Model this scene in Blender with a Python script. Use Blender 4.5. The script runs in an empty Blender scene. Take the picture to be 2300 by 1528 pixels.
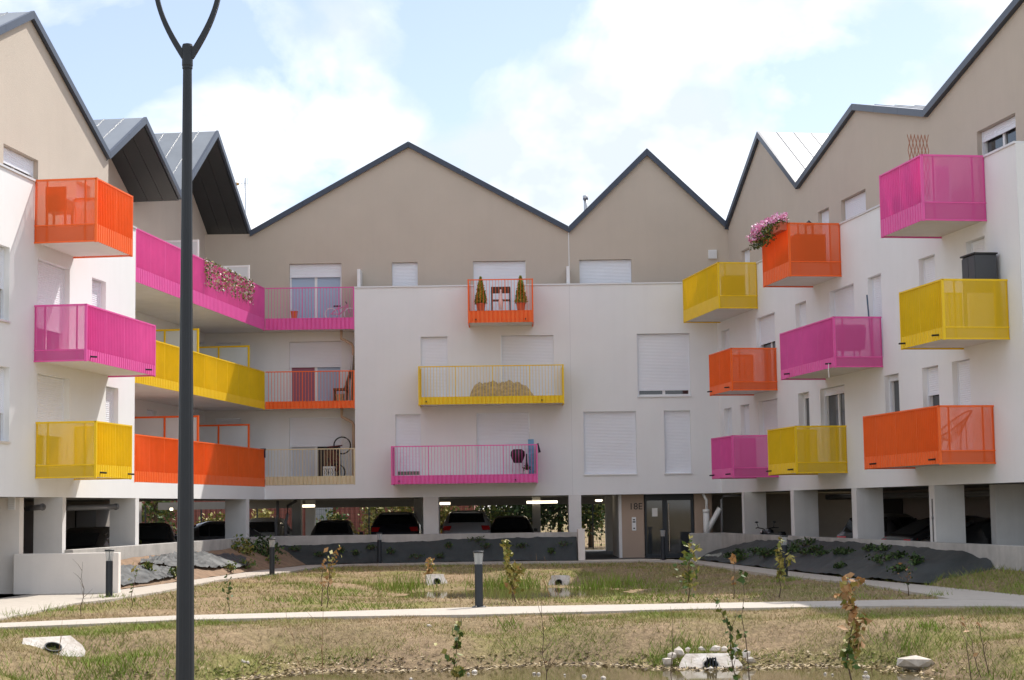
import bpy, bmesh, math, random
import numpy as np
from mathutils import Vector, Matrix
random.seed(7); rng = np.random.default_rng(7)
sc = bpy.context.scene
col = sc.collection
R_ = math.radians

# ------------------------------------------------------------------ camera
FPX, D, EYE = 3900.0, 62.0, 1.9            # focal length in photo pixels, distance of middle facade, eye height
PITCH = math.atan(375 / FPX); ROLL = 0.014
FW = np.array([0, math.cos(PITCH), math.sin(PITCH)]); U0 = np.array([0, -math.sin(PITCH), math.cos(PITCH)])
RT = np.array([math.cos(ROLL), 0, 0]) - math.sin(ROLL) * U0
UP = np.array([math.sin(ROLL), 0, 0]) + math.cos(ROLL) * U0
CAM = np.array([0, 0, EYE])
cd = bpy.data.cameras.new('camera'); cam = bpy.data.objects.new('camera', cd); col.objects.link(cam)
cd.sensor_width = 36; cd.lens = 36 * FPX / 2300; cd.clip_end = 3000; cd.clip_start = 0.1
cam.matrix_world = Matrix(((RT[0], UP[0], -FW[0], 0), (RT[1], UP[1], -FW[1], 0), (RT[2], UP[2], -FW[2], EYE), (0, 0, 0, 1)))
sc.camera = cam

# ------------------------------------------------------------------ sky and sun
TOSUN = Vector((0.47, 0.66, 1.0)).normalized()
w = bpy.data.worlds.new('World'); sc.world = w; w.use_nodes = True
nt = w.node_tree; nt.nodes.clear()
def N(t, **k):
    n = nt.nodes.new(t)
    for a, b in k.items(): setattr(n, a, b)
    return n
def LK(a, b): nt.links.new(a, b)
out = N('ShaderNodeOutputWorld'); bg = N('ShaderNodeBackground')
sky = N('ShaderNodeTexSky', sky_type='NISHITA'); sky.sun_disc = False
sky.sun_elevation = math.asin(TOSUN.z); sky.sun_rotation = math.atan2(TOSUN.x, TOSUN.y)
sky.air_density = 1.0; sky.dust_density = 0.6; sky.ozone_density = 1.0
tc = N('ShaderNodeTexCoord'); sep = N('ShaderNodeSeparateXYZ'); LK(tc.outputs['Generated'], sep.inputs[0])
def M_(op, a, b=None, c=None):
    n = N('ShaderNodeMath', operation=op)
    for i, v in enumerate((a, b, c)):
        if v is None: continue
        if isinstance(v, (int, float)): n.inputs[i].default_value = v
        else: LK(v, n.inputs[i])
    return n.outputs[0]
zz = M_('ADD', M_('MAXIMUM', sep.outputs[2], 0.0), 0.62)
cx = N('ShaderNodeCombineXYZ')
LK(M_('DIVIDE', sep.outputs[0], zz), cx.inputs[0]); LK(M_('DIVIDE', sep.outputs[1], zz), cx.inputs[1]); SKYSEED = 33.03; cx.inputs[2].default_value = SKYSEED
n1 = N('ShaderNodeTexNoise'); n1.inputs['Scale'].default_value = 7.0; n1.inputs['Detail'].default_value = 9; n1.inputs['Roughness'].default_value = 0.52
n1.inputs['Distortion'].default_value = 0.25
LK(cx.outputs[0], n1.inputs['Vector'])
n2 = N('ShaderNodeTexNoise'); n2.inputs['Scale'].default_value = 8.0; n2.inputs['Detail'].default_value = 5
LK(cx.outputs[0], n2.inputs['Vector'])
cr = N('ShaderNodeValToRGB'); cr.color_ramp.elements[0].position = 0.435; cr.color_ramp.elements[1].position = 0.575
LK(n1.outputs['Fac'], cr.inputs[0])
cc = N('ShaderNodeValToRGB'); cc.color_ramp.elements[0].position = 0.36; cc.color_ramp.elements[1].position = 0.60
cc.color_ramp.elements[0].color = (4.5, 4.95, 5.7, 1); cc.color_ramp.elements[1].color = (8.0, 8.1, 8.3, 1)
LK(n2.outputs['Fac'], cc.inputs[0])
thin = N('ShaderNodeMix', data_type='RGBA'); thin.inputs[0].default_value = 0.16      # thin high veil over the blue
dim = N('ShaderNodeMix', data_type='RGBA', blend_type='MULTIPLY'); dim.inputs[0].default_value = 1; dim.inputs[7].default_value = (.86, .82, .84, 1)
LK(sky.outputs[0], dim.inputs[6]); LK(dim.outputs[2], thin.inputs[6]); thin.inputs[7].default_value = (7.0, 7.3, 7.8, 1)
mx = N('ShaderNodeMix', data_type='RGBA'); LK(cr.outputs[0], mx.inputs[0]); LK(thin.outputs[2], mx.inputs[6]); LK(cc.outputs[0], mx.inputs[7])
LK(mx.outputs[2], bg.inputs[0]); bg.inputs[1].default_value = 0.15
LK(bg.outputs[0], out.inputs[0])
sd = bpy.data.lights.new('sun', 'SUN'); so = bpy.data.objects.new('sun', sd); col.objects.link(so)
sd.energy = 4.5; sd.angle = R_(0.53); sd.color = (1.0, 0.95, 0.88)
so.rotation_euler = (-TOSUN).to_track_quat('-Z', 'Y').to_euler(); so.location = (20, 30, 60)
sc.view_settings.view_transform = 'Standard'; sc.view_settings.look = 'None'
sc.view_settings.exposure = 0.37; sc.view_settings.gamma = 1.0; sc.view_settings.use_curve_mapping = False
sc.render.engine = 'CYCLES'
try:
    sc.cycles.transparent_max_bounces = 16
except Exception: pass

# ------------------------------------------------------------------ measuring helpers (photo pixel -> place)
def ray(x, y): return FW + (x - 1150) / FPX * RT + (764 - y) / FPX * UP
def on_z(x, y, z=0.0):
    d = ray(x, y); return CAM + d * (z - EYE) / d[2]
def on_y(x, y, Y):
    d = ray(x, y); return CAM + d * Y / d[1]
def proj(P):
    v = np.asarray(P, float) - CAM; q = v @ FW; return 1150 + FPX * (v @ RT) / q, 764 - FPX * (v @ UP) / q
class Wing:
    """local frame of a facade: s along it, t out towards the court, z up"""
    def __init__(self, O, a, n): self.O, self.a, self.n = np.array(O, float), np.array(a, float), np.array(n, float)
    def F(self, s, t, z):
        q = self.O + s * self.a + t * self.n; return (q[0], q[1], z)
    def s_of(self, px, t, z):
        lo, hi = -34.0, 14.0
        g = lambda q: proj(self.F(q, t, z))[0] - px
        gl = g(lo)
        for _ in range(50):
            m = (lo + hi) / 2; gm = g(m)
            if gl * gm <= 0: hi = m
            else: lo, gl = m, gm
        return (lo + hi) / 2
    def t_of(self, px, s, z):
        lo, hi = -4.0, 4.0
        g = lambda q: proj(self.F(s, q, z))[0] - px
        gl = g(lo)
        for _ in range(50):
            m = (lo + hi) / 2; gm = g(m)
            if gl * gm <= 0: hi = m
            else: lo, gl = m, gm
        return (lo + hi) / 2
    def sz(self, px, py, t):
        d = ray(px, py); o = self.O + t * self.n - CAM[:2]; k = (o @ self.n) / (d[:2] @ self.n); P = CAM + k * d
        return float((P[:2] - self.O) @ self.a), float(P[2])
def line_wing(b, x, side):
    a = np.array([b, 1.0]); a /= np.linalg.norm(a); return Wing((x, D), a, np.array([a[1], -a[0]]) * side)
WC = Wing((0, D), (1, 0), (0, -1))
WL = line_wing(0.12076, -8.868, 1)
WR = line_wing(-0.1642, 7.370, -1)

# ------------------------------------------------------------------ mesh helpers
OFF = {}
class MB:
    def __init__(self): self.v, self.f, self.m = [], [], []
    def face(self, pts, mi=0):
        i = len(self.v); self.v.extend([tuple(p) for p in pts]); self.f.append(tuple(range(i, i + len(pts)))); self.m.append(mi)
    def hexa(self, p, mi=0):
        i = len(self.v); self.v.extend([tuple(q) for q in p])
        for a in ((0, 1, 2, 3), (7, 6, 5, 4), (0, 4, 5, 1), (1, 5, 6, 2), (2, 6, 7, 3), (3, 7, 4, 0)):
            self.f.append(tuple(i + k for k in a)); self.m.append(mi)
    def box(self, F, s0, s1, t0, t1, z0, z1, mi=0):
        self.hexa([F(s0, t0, z0), F(s1, t0, z0), F(s1, t1, z0), F(s0, t1, z0), F(s0, t0, z1), F(s1, t0, z1), F(s1, t1, z1), F(s0, t1, z1)], mi)
        return self
    def bx(self, x0, x1, y0, y1, z0, z1, mi=0): return self.box(lambda a, b, c: (a, b, c), x0, x1, y0, y1, z0, z1, mi)
    def ring(self, pts_list, close=True, caps=True, mi=0):
        n = len(pts_list[0]); i = len(self.v)
        for r in pts_list: self.v.extend([tuple(p) for p in r])
        for k in range(len(pts_list) - 1):
            for j in range(n if close else n - 1):
                a, b = i + k * n + j, i + k * n + (j + 1) % n
                self.f.append((a, b, b + n, a + n)); self.m.append(mi)
        if caps and close:
            self.f.append(tuple(i + j for j in range(n))[::-1]); self.m.append(mi)
            q = i + (len(pts_list) - 1) * n; self.f.append(tuple(q + j for j in range(n))); self.m.append(mi)
    def tube(self, pts, r, n=8, mi=0, caps=True):
        pts = [Vector(p) for p in pts]; rr = r if isinstance(r, (list, tuple)) else [r] * len(pts)
        L = []; up = Vector((0, 0, 1))
        for k, p in enumerate(pts):
            d = (pts[min(k + 1, len(pts) - 1)] - pts[max(k - 1, 0)]).normalized()
            x = d.cross(up if abs(d.z) < .95 else Vector((1, 0, 0))).normalized(); y = d.cross(x)
            L.append([p + (x * math.cos(2 * math.pi * j / n) + y * math.sin(2 * math.pi * j / n)) * rr[k] for j in range(n)])
        self.ring(L, caps=caps, mi=mi); return self
    def lathe(self, prof, n=20, c=(0, 0, 0), mi=0):
        self.ring([[(c[0] + r * math.cos(2 * math.pi * j / n), c[1] + r * math.sin(2 * math.pi * j / n), c[2] + z) for j in range(n)] for r, z in prof], mi=mi); return self
    def build(self, name, mats, parent=None, smooth=False, fix=True, bevel=0):
        o3 = np.array(OFF.get(parent, (0, 0, 0)))
        me = bpy.data.meshes.new(name)
        me.from_pydata([tuple(np.array(v) - o3) for v in self.v], [], self.f)
        if not isinstance(mats, (list, tuple)): mats = [mats]
        for m in mats: me.materials.append(m)
        if len(mats) > 1: me.polygons.foreach_set('material_index', self.m)
        if fix or bevel:
            bm = bmesh.new(); bm.from_mesh(me)
            if bevel:
                bmesh.ops.remove_doubles(bm, verts=bm.verts, dist=1e-5)
                bmesh.ops.bevel(bm, geom=bm.edges, offset=bevel, segments=2, affect='EDGES', profile=.6, clamp_overlap=True)
            bmesh.ops.recalc_face_normals(bm, faces=bm.faces); bm.to_mesh(me); bm.free()
        if smooth: me.polygons.foreach_set('use_smooth', [True] * len(me.polygons))
        me.update()
        ob = bpy.data.objects.new(name, me); col.objects.link(ob)
        if parent is not None: ob.parent = parent; OFF[ob] = tuple(o3)
        return ob
def tag(o, label, cat, group=None):
    o['label'] = label; o['category'] = cat
    if group: o['group'] = group
    return o
def struct(o): o['kind'] = 'structure'; return o
def stuff(o): o['kind'] = 'stuff'; return o
def thing(name, label, cat, loc=(0, 0, 0), group=None, rotz=0, world=False):
    """Empty at the thing's base; world=True when its parts are given in world coordinates"""
    o = bpy.data.objects.new(name, None); col.objects.link(o); o.location = loc; o.rotation_euler = (0, 0, rotz); o.empty_display_size = .2
    OFF[o] = tuple(loc) if world else (0, 0, 0)
    return tag(o, label, cat, group)
def dup(root, loc, rotz=0, label=None, group=None, scale=None):
    def cp(o, p):
        c = o.copy(); col.objects.link(c); c.parent = p; OFF[c] = OFF.get(o, (0, 0, 0))
        for k in list(o.children): cp(k, c)
        return c
    r = cp(root, None); r.location = loc; r.rotation_euler = (0, 0, rotz)
    if scale: r.scale = (scale,) * 3
    if label: r['label'] = label
    if group: r['group'] = group
    return r
ID = lambda a, b, c: (a, b, c)

# ------------------------------------------------------------------ materials
def mat(name, c, rough=.6, metal=0, spec=.5, var=.0, vscale=3, bump=0, bscale=60, c2=None, streak=0, alpha=1, emit=0, coat=0, trans=0):
    m = bpy.data.materials.new(name); m.use_nodes = True; t = m.node_tree; b = t.nodes['Principled BSDF']
    b.inputs['Base Color'].default_value = (*c, 1); b.inputs['Roughness'].default_value = rough; b.inputs['Metallic'].default_value = metal
    b.inputs['Specular IOR Level'].default_value = spec; b.inputs['Alpha'].default_value = alpha
    if coat: b.inputs['Coat Weight'].default_value = coat; b.inputs['Coat Roughness'].default_value = .08
    if trans: b.inputs['Transmission Weight'].default_value = trans
    if emit: b.inputs['Emission Color'].default_value = (*c, 1); b.inputs['Emission Strength'].default_value = emit
    if var or c2 or bump or streak:
        g = t.nodes.new('ShaderNodeNewGeometry')
    if var or c2 or streak:
        n = t.nodes.new('ShaderNodeTexNoise'); n.inputs['Scale'].default_value = vscale; n.inputs['Detail'].default_value = 8; n.inputs['Roughness'].default_value = .6
        t.links.new(g.outputs['Position'], n.inputs['Vector'])
        r = t.nodes.new('ShaderNodeValToRGB'); r.color_ramp.elements[0].position = .3; r.color_ramp.elements[1].position = .7
        d = c2 if c2 else tuple(max(0, x * (1 - var)) for x in c)
        r.color_ramp.elements[0].color = (*d, 1); r.color_ramp.elements[1].color = (*(c if c2 else tuple(min(1, x * (1 + var * .6)) for x in c)), 1)
        t.links.new(n.outputs['Fac'], r.inputs[0]); last = r.outputs[0]
        if streak:                                           # rain streaks and grime: long thin vertical marks
            mp = t.nodes.new('ShaderNodeMapping'); mp.inputs['Scale'].default_value = (2.2, 2.2, .12); t.links.new(g.outputs['Position'], mp.inputs[0])
            s2 = t.nodes.new('ShaderNodeTexNoise'); s2.inputs['Scale'].default_value = 2.2; s2.inputs['Detail'].default_value = 6; t.links.new(mp.outputs[0], s2.inputs['Vector'])
            r2 = t.nodes.new('ShaderNodeMapRange'); r2.inputs[1].default_value = .48; r2.inputs[2].default_value = .78; r2.inputs[3].default_value = 0; r2.inputs[4].default_value = streak
            t.links.new(s2.outputs['Fac'], r2.inputs[0])
            mm = t.nodes.new('ShaderNodeMix'); mm.data_type = 'RGBA'; t.links.new(r2.outputs[0], mm.inputs[0]); t.links.new(last, mm.inputs[6])
            mm.inputs[7].default_value = (*tuple(x * .62 for x in c), 1); last = mm.outputs[2]
        t.links.new(last, b.inputs['Base Color'])
    if bump:
        n3 = t.nodes.new('ShaderNodeTexNoise'); n3.inputs['Scale'].default_value = bscale; n3.inputs['Detail'].default_value = 4; t.links.new(g.outputs['Position'], n3.inputs['Vector'])
        bp = t.nodes.new('ShaderNodeBump'); bp.inputs['Strength'].default_value = bump; bp.inputs['Distance'].default_value = .02
        t.links.new(n3.outputs['Fac'], bp.inputs['Height']); t.links.new(bp.outputs[0], b.inputs['Normal'])
    return m
WHITE = mat('white_render', (.82, .825, .825), .85, var=.03, vscale=.7, bump=.2, bscale=45, streak=.05)
BEIGE = mat('beige_render', (.545, .47, .39), .9, var=.045, vscale=.6, bump=.3, bscale=40, streak=.06)
SLABW = mat('painted_concrete', (.74, .71, .67), .8, var=.06, vscale=1.5, bump=.1)
SHUT = mat('shutter_white', (.82, .84, .89), .45, var=.02, vscale=1)
PVC = mat('window_frame_white', (.80, .80, .80), .35)
GLASS = mat('window_glass', (.035, .04, .045), .04, spec=.9)
FROST = mat('frosted_glass', (.62, .66, .67), .35)
CAPM = mat('parapet_cap_metal', (.70, .70, .71), .35, metal=.2)
ZINC = mat('zinc_sheet', (.20, .218, .24), .34, spec=.7, var=.12, vscale=1.2)
FASC = mat('zinc_fascia', (.045, .058, .088), .36, spec=.45, var=.1, vscale=2)
SOFF = mat('soffit_dark', (.022, .024, .027), .5, var=.15, vscale=2)
PAINT = {}
PERF = {}
for n_, c_ in (('pink', (.80, .115, .40)), ('orange', (.94, .15, .02)), ('yellow', (.89, .59, .01)), ('cream', (.72, .60, .38))):
    PAINT[n_] = mat('paint_' + n_, c_, .42, spec=.35, var=.06, vscale=2.5)
    PERF[n_] = mat('perforated_sheet_' + n_, c_, .5, spec=.3, alpha=.5)
CONC = mat('raw_concrete', (.46, .44, .41), .9, var=.22, vscale=1.6, bump=.3, bscale=25, streak=.45)
CONCW = mat('pale_wall_render', (.82, .76, .70), .9, var=.06, vscale=1.2, bump=.2, streak=.1)
COLM = mat('pillar_paint', (.72, .71, .70), .85, var=.08, vscale=1.2, streak=.15)
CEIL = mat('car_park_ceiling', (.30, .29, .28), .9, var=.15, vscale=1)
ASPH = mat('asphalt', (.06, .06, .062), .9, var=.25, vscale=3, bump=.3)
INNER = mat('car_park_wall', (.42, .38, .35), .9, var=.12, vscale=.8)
TAUPE = mat('taupe_render', (.42, .32, .25), .9, var=.05, vscale=1, bump=.2)
DARKM = mat('anthracite_metal', (.022, .027, .034), .45, spec=.4, var=.1, vscale=4)
BLACK = mat('black_plastic', (.015, .015, .016), .45)
GREYP = mat('grey_pipe', (.16, .16, .165), .5, var=.1, vscale=3)
WPIPE = mat('white_pipe', (.75, .75, .74), .4, var=.04)
BPIPE = mat('beige_pipe', (.58, .42, .29), .5)
TUBE = mat('lit_tube', (1.0, .86, .62), .5, emit=3.0)
PATHM = mat('path_paving', (.46, .41, .35), .95, var=.10, vscale=4, bump=.4, bscale=70)
GALV = mat('galvanised_steel', (.55, .56, .57), .4, metal=.8)
CLEAR = mat('clear_plastic', (.62, .64, .64), .15, alpha=.45)
RUBBER = mat('rubber', (.02, .02, .02), .8)
CHROME = mat('chrome', (.7, .7, .72), .15, metal=1)
REDL = mat('tail_light_red', (.45, .01, .012), .15, coat=.5)
PLATE = mat('number_plate', (.75, .75, .73), .5)
WOODB = mat('brown_wood', (.16, .075, .04), .6, var=.3, vscale=6)
TERRA = mat('terracotta_plastic', (.55, .13, .06), .6)

# ------------------------------------------------------------------ terrain
PONDS = [((0.35, 22.6), (5.6, 4.1), -.55), ((0.1, 45.2), (2.2, 2.5), -.35)]     # centre, half-size of the water, level
def h_np(x, y):
    z = np.zeros_like(x)
    for (cx_, cy_), (a, b), lv in PONDS:
        wob = 1 + .07 * np.sin(x * 1.7 + y * .6) + .05 * np.sin(y * 2.3 - x * .9)
        r = (np.abs((x - cx_) / a) ** 2.6 + np.abs((y - cy_) / b) ** 2.6) ** (1 / 2.6) * wob
        if a > 4: k = np.clip((1.62 - r) / .87, 0, 1); z = z + lv * 1.55 * k * k * (3 - 2 * k)
        else: k = np.clip((3.5 - r) / 2.75, 0, 1); z = z + lv * 1.25 * k ** 1.15
    z = z - .012 + .018 * np.sin(x * 3.1 + 1) * np.sin(y * 2.7) - .02
    return z
def hz(x, y): return float(h_np(np.array([x], float), np.array([y], float))[0])
def on_ground(px, py):
    z = 0.0
    for _ in range(8):
        P = on_z(px, py, z); z = .5 * z + .5 * hz(P[0], P[1])
    return (float(P[0]), float(P[1]), hz(P[0], P[1]))
def grid_mesh(name, X, Y, Z, m, parent=None, smooth=True):
    ny, nx = X.shape
    co = np.stack([X, Y, Z], -1).reshape(-1, 3)
    idx = np.arange(ny * nx).reshape(ny, nx)
    q = np.stack([idx[:-1, :-1], idx[:-1, 1:], idx[1:, 1:], idx[1:, :-1]], -1).reshape(-1, 4)
    me = bpy.data.meshes.new(name); me.vertices.add(len(co)); me.vertices.foreach_set('co', co.ravel())
    me.loops.add(q.size); me.loops.foreach_set('vertex_index', q.ravel())
    me.polygons.add(len(q)); me.polygons.foreach_set('loop_start', np.arange(0, q.size, 4)); me.polygons.foreach_set('loop_total', np.full(len(q), 4))
    if smooth: me.polygons.foreach_set('use_smooth', np.ones(len(q), bool))
    me.update(calc_edges=True); me.materials.append(m)
    o = bpy.data.objects.new(name, me); col.objects.link(o)
    if parent is not None: o.parent = parent
    return o
# lawn colours: patches of dry straw, bare soil and thin green, by noise
GM = bpy.data.materials.new('dry_lawn'); GM.use_nodes = True
t_ = GM.node_tree; b_ = t_.nodes['Principled BSDF']; b_.inputs['Roughness'].default_value = .95; b_.inputs['Specular IOR Level'].default_value = .1
g_ = t_.nodes.new('ShaderNodeNewGeometry')
def noise_(sc_, det, ro=.6):
    n = t_.nodes.new('ShaderNodeTexNoise'); n.inputs['Scale'].default_value = sc_; n.inputs['Detail'].default_value = det; n.inputs['Roughness'].default_value = ro
    t_.links.new(g_.outputs['Position'], n.inputs['Vector']); return n.outputs['Fac']
def ramp_(f, stops):
    r = t_.nodes.new('ShaderNodeValToRGB'); e = r.color_ramp.elements
    e[0].position, e[0].color = stops[0][0], (*stops[0][1], 1); e[1].position, e[1].color = stops[-1][0], (*stops[-1][1], 1)
    for p, c in stops[1:-1]: q = e.new(p); q.color = (*c, 1)
    t_.links.new(f, r.inputs[0]); return r.outputs[0]
big = ramp_(noise_(.38, 5), [(.40, (.34, .25, .16)), (.52, (.29, .225, .13)), (.60, (.27, .24, .10)), (.72, (.20, .21, .06))])
fine = ramp_(noise_(9, 8, .75), [(.3, (.45, .43, .42)), (.7, (1.25, 1.22, 1.15))])
ml = t_.nodes.new('ShaderNodeMix'); ml.data_type = 'RGBA'; ml.blend_type = 'MULTIPLY'; ml.inputs[0].default_value = 1
t_.links.new(big, ml.inputs[6]); t_.links.new(fine, ml.inputs[7]); t_.links.new(ml.outputs[2], b_.inputs['Base Color'])
bp_ = t_.nodes.new('ShaderNodeBump'); bp_.inputs['Strength'].default_value = .8; bp_.inputs['Distance'].default_value = .06
t_.links.new(noise_(14, 8, .7), bp_.inputs['Height']); t_.links.new(bp_.outputs[0], b_.inputs['Normal'])
xs = np.concatenate([[-900, -300, -100, -45], np.arange(-24, 24.01, .2), [45, 100, 300, 900]])
ys = np.concatenate([[-600, -150, -40, -5, 6], np.arange(12, 61, .2), [64, 72, 90, 130, 300, 900, 2000]])
GX, GY = np.meshgrid(xs, ys)
struct(grid_mesh('ground', GX, GY, h_np(GX, GY) + .012 * np.sin(GX * 9.3) * np.sin(GY * 8.1), GM))

# ponds
WM = bpy.data.materials.new('pond_water'); WM.use_nodes = True; b2 = WM.node_tree.nodes['Principled BSDF']
b2.inputs['Base Color'].default_value = (.10, .078, .038, 1); b2.inputs['Roughness'].default_value = .06; b2.inputs['IOR'].default_value = 1.33
q_ = WM.node_tree.nodes.new('ShaderNodeTexNoise'); q_.inputs['Scale'].default_value = 3.5; q_.inputs['Detail'].default_value = 3
q2 = WM.node_tree.nodes.new('ShaderNodeBump'); q2.inputs['Strength'].default_value = .12; q2.inputs['Distance'].default_value = .02
WM.node_tree.links.new(q_.outputs['Fac'], q2.inputs['Height']); WM.node_tree.links.new(q2.outputs[0], b2.inputs['Normal'])
for (c_, s_, lv) in PONDS:
    m = MB(); m.face([(c_[0] + 1.5 * s_[0] * math.cos(k * math.pi / 20), c_[1] + 1.5 * s_[1] * math.sin(k * math.pi / 20), lv) for k in range(40)])
    struct(m.build('pond_water', WM, fix=False))

# paths (outlines measured on the level ground)
def poly(pts, z): return [tuple(on_z(x, y, 0)[:2]) + (z,) for x, y in pts]
PATHS = {
 'path_front': [(-300, 1416), (0, 1401), (200, 1392), (397, 1384), (780, 1374), (1073, 1365), (1560, 1356.5), (2000, 1349), (2137, 1346.5), (2300, 1344), (2600, 1340),
                (2600, 1358), (2300, 1363.5), (2000, 1362), (1560, 1369), (1073, 1382), (780, 1386), (397, 1394), (200, 1403), (0, 1411), (-300, 1428)],
 'path_right': [(1300, 1258.5), (1440, 1256), (1562, 1259), (1768, 1284), (1928, 1302), (2084, 1317), (2300, 1339), (2600, 1366), (2600, 1362), (2300, 1350), (2137, 1347.5), (2091, 1338), (1931, 1312), (1743, 1293), (1555, 1266), (1440, 1262), (1300, 1264)],
 'path_left': [(-300, 1335), (30, 1329), (266, 1327), (400, 1309), (573, 1284), (644, 1275.5), (715, 1267), (800, 1265.5), (990, 1263.5), (1300, 1261),
               (1300, 1265), (990, 1267.5), (800, 1270), (705, 1277), (610, 1291), (492, 1304), (359, 1331), (258, 1347), (170, 1357), (0, 1392.5), (-300, 1450)],
}
PPOLY = {}
for k_, (nm, pts) in enumerate(PATHS.items()):
    P3 = poly(pts, .012 + .004 * k_); PPOLY[nm] = np.array([p[:2] for p in P3])
    m = MB(); m.face(P3); i0 = len(P3)
    bot = [(p[0], p[1], -.15) for p in P3]
    for j in range(i0): m.face([P3[j], P3[(j + 1) % i0], bot[(j + 1) % i0], bot[j]])
    struct(m.build(nm, PATHM, fix=False))
def in_poly(px, py, P):
    ins = np.zeros(px.shape, bool); n = len(P); j = n - 1
    for i in range(n):
        xi, yi = P[i]; xj, yj = P[j]
        c = ((yi > py) != (yj > py)) & (px < (xj - xi) * (py - yi) / (yj - yi + 1e-12) + xi)
        ins ^= c; j = i
    return ins

# ------------------------------------------------------------------ building pieces
FL = [3.0, 5.76, 8.6]; WT = [5.25, 8.02, 10.90]; ZB = [2.74, 5.50, 8.34]; ZT = [4.07, 6.85, 9.87]
ZS, ZV = 2.29, 12.09; SK = [.30, .27, .42]; ZF = [3.02, 5.75, 8.74]
def wall(F, t, s0, s1, z0, z1, holes, depth, nm, m, parent, profile=None, back=None):
    mb = MB()
    S = sorted({s0, s1, *[min(max(h[0], s0), s1) for h in holes], *[min(max(h[1], s0), s1) for h in holes]})
    Z = sorted({z0, z1, *[min(max(h[2], z0), z1) for h in holes], *[min(max(h[3], z0), z1) for h in holes]})
    for i in range(len(S) - 1):
        for j in range(len(Z) - 1):
            cs, cz = (S[i] + S[i + 1]) / 2, (Z[j] + Z[j + 1]) / 2
            if any(h[0] < cs < h[1] and h[2] < cz < h[3] for h in holes): continue
            mb.face([F(S[i], t, Z[j]), F(S[i + 1], t, Z[j]), F(S[i + 1], t, Z[j + 1]), F(S[i], t, Z[j + 1])])
    for a, b, c, d in holes:
        q = t - depth
        for (x0, y0, x1, y1) in ((a, c, b, c), (b, c, b, d), (b, d, a, d), (a, d, a, c)):
            mb.face([F(x0, t, y0), F(x1, t, y1), F(x1, q, y1), F(x0, q, y0)])
    if profile:
        for (a, za), (b, zb) in zip(profile[:-1], profile[1:]):
            mb.face([F(a, t, z1), F(b, t, z1), F(b, t, zb), F(a, t, za)])
    return mb.build(nm, m, parent, fix=False)
def window(B, W, t, h, shut=1.0, wide=None, sill=False, depth=.2, curtain_or_dark=None):
    """frame (> shutter, panes, sill) set back in its opening"""
    s0, s1, z0, z1 = h; F = W.F; q = t - depth; e = .004
    if wide is None: wide = (s1 - s0) > 1.4
    f = MB()
    fw = .065
    f.box(F, s0 + e, s0 + fw, q - .05, q + .03, z0 + e, z1 - e); f.box(F, s1 - fw, s1 - e, q - .05, q + .03, z0 + e, z1 - e)
    f.box(F, s0 + fw, s1 - fw, q - .05, q + .03, z0 + e, z0 + fw); f.box(F, s0 + fw, s1 - fw, q - .05, q + .03, z1 - .16, z1 - e)
    cuts = [s0 + fw, s1 - fw]
    if wide:
        mid = (s0 + s1) / 2; f.box(F, mid - .05, mid + .05, q - .05, q + .025, z0 + fw, z1 - .16); cuts = [s0 + fw, mid - .05, mid + .05, s1 - fw]
    o = f.build('window', PVC, B)
    if shut < .98:
        for k in range(0, len(cuts), 2):
            p = MB(); p.box(F, cuts[k], cuts[k + 1], q - .03, q - .018, z0 + fw, z1 - .16); p.build('pane', GLASS, o)
            if curtain_or_dark:
                c = MB(); n = 14
                for i in range(n):
                    a = cuts[k] + (cuts[k + 1] - cuts[k]) * i / n; b = cuts[k] + (cuts[k + 1] - cuts[k]) * (i + 1) / n
                    c.box(F, a, b, q - .012 + .006 * (i % 2), q - .006 + .006 * (i % 2), z0 + fw, z1 - .17)
                c.build('curtain_or_dark', curtain_or_dark[(k // 2) % len(curtain_or_dark)], o)
    if shut > .02:
        zb = z1 - (z1 - z0 - .02) * shut; sp = .052
        n = max(3, int((z1 - zb) / sp)); sp = (z1 - .005 - zb) / n
        m = MB(); pr = []
        for i in range(n):
            a = zb + i * sp; pr += [(q + .064, a + .002), (q + .072, a + sp * .3), (q + .071, a + sp * .8), (q + .064, a + sp - .002)]
        for (ta, za), (tb, zb2) in zip(pr[:-1], pr[1:]):
            m.face([F(s0 + .02, ta, za), F(s1 - .02, ta, za), F(s1 - .02, tb, zb2), F(s0 + .02, tb, zb2)])
        m.box(F, s0 + .02, s1 - .02, q + .05, q + .085, zb - .045, zb)
        m.box(F, s0 + e, s0 + .04, q + .04, q + .095, z0 + e, z1 - e); m.box(F, s1 - .04, s1 - e, q + .04, q + .095, z0 + e, z1 - e)
        m.build('shutter', SHUT, o, fix=False)
    if sill:
        m = MB(); m.box(F, s0 - .03, s1 + .03, t - depth + .1, t + .05, z0 - .045, z0 - .003); m.build('sill', CAPM, o)
    return o
def corrugated(mb, F, s0, s1, t, z0, z1, per=.15, dp=.03):
    n = max(2, int((s1 - s0) / per)); per = (s1 - s0) / n; pr = []
    for i in range(n):
        a = s0 + i * per; pr += [(a, t), (a + per * .62, t), (a + per * .72, t - dp), (a + per * .9, t - dp)]
    pr.append((s1, t))
    for (a, ta), (b, tb) in zip(pr[:-1], pr[1:]): mb.face([F(a, ta, z0), F(b, tb, z0), F(b, tb, z1), F(a, ta, z1)])
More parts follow.
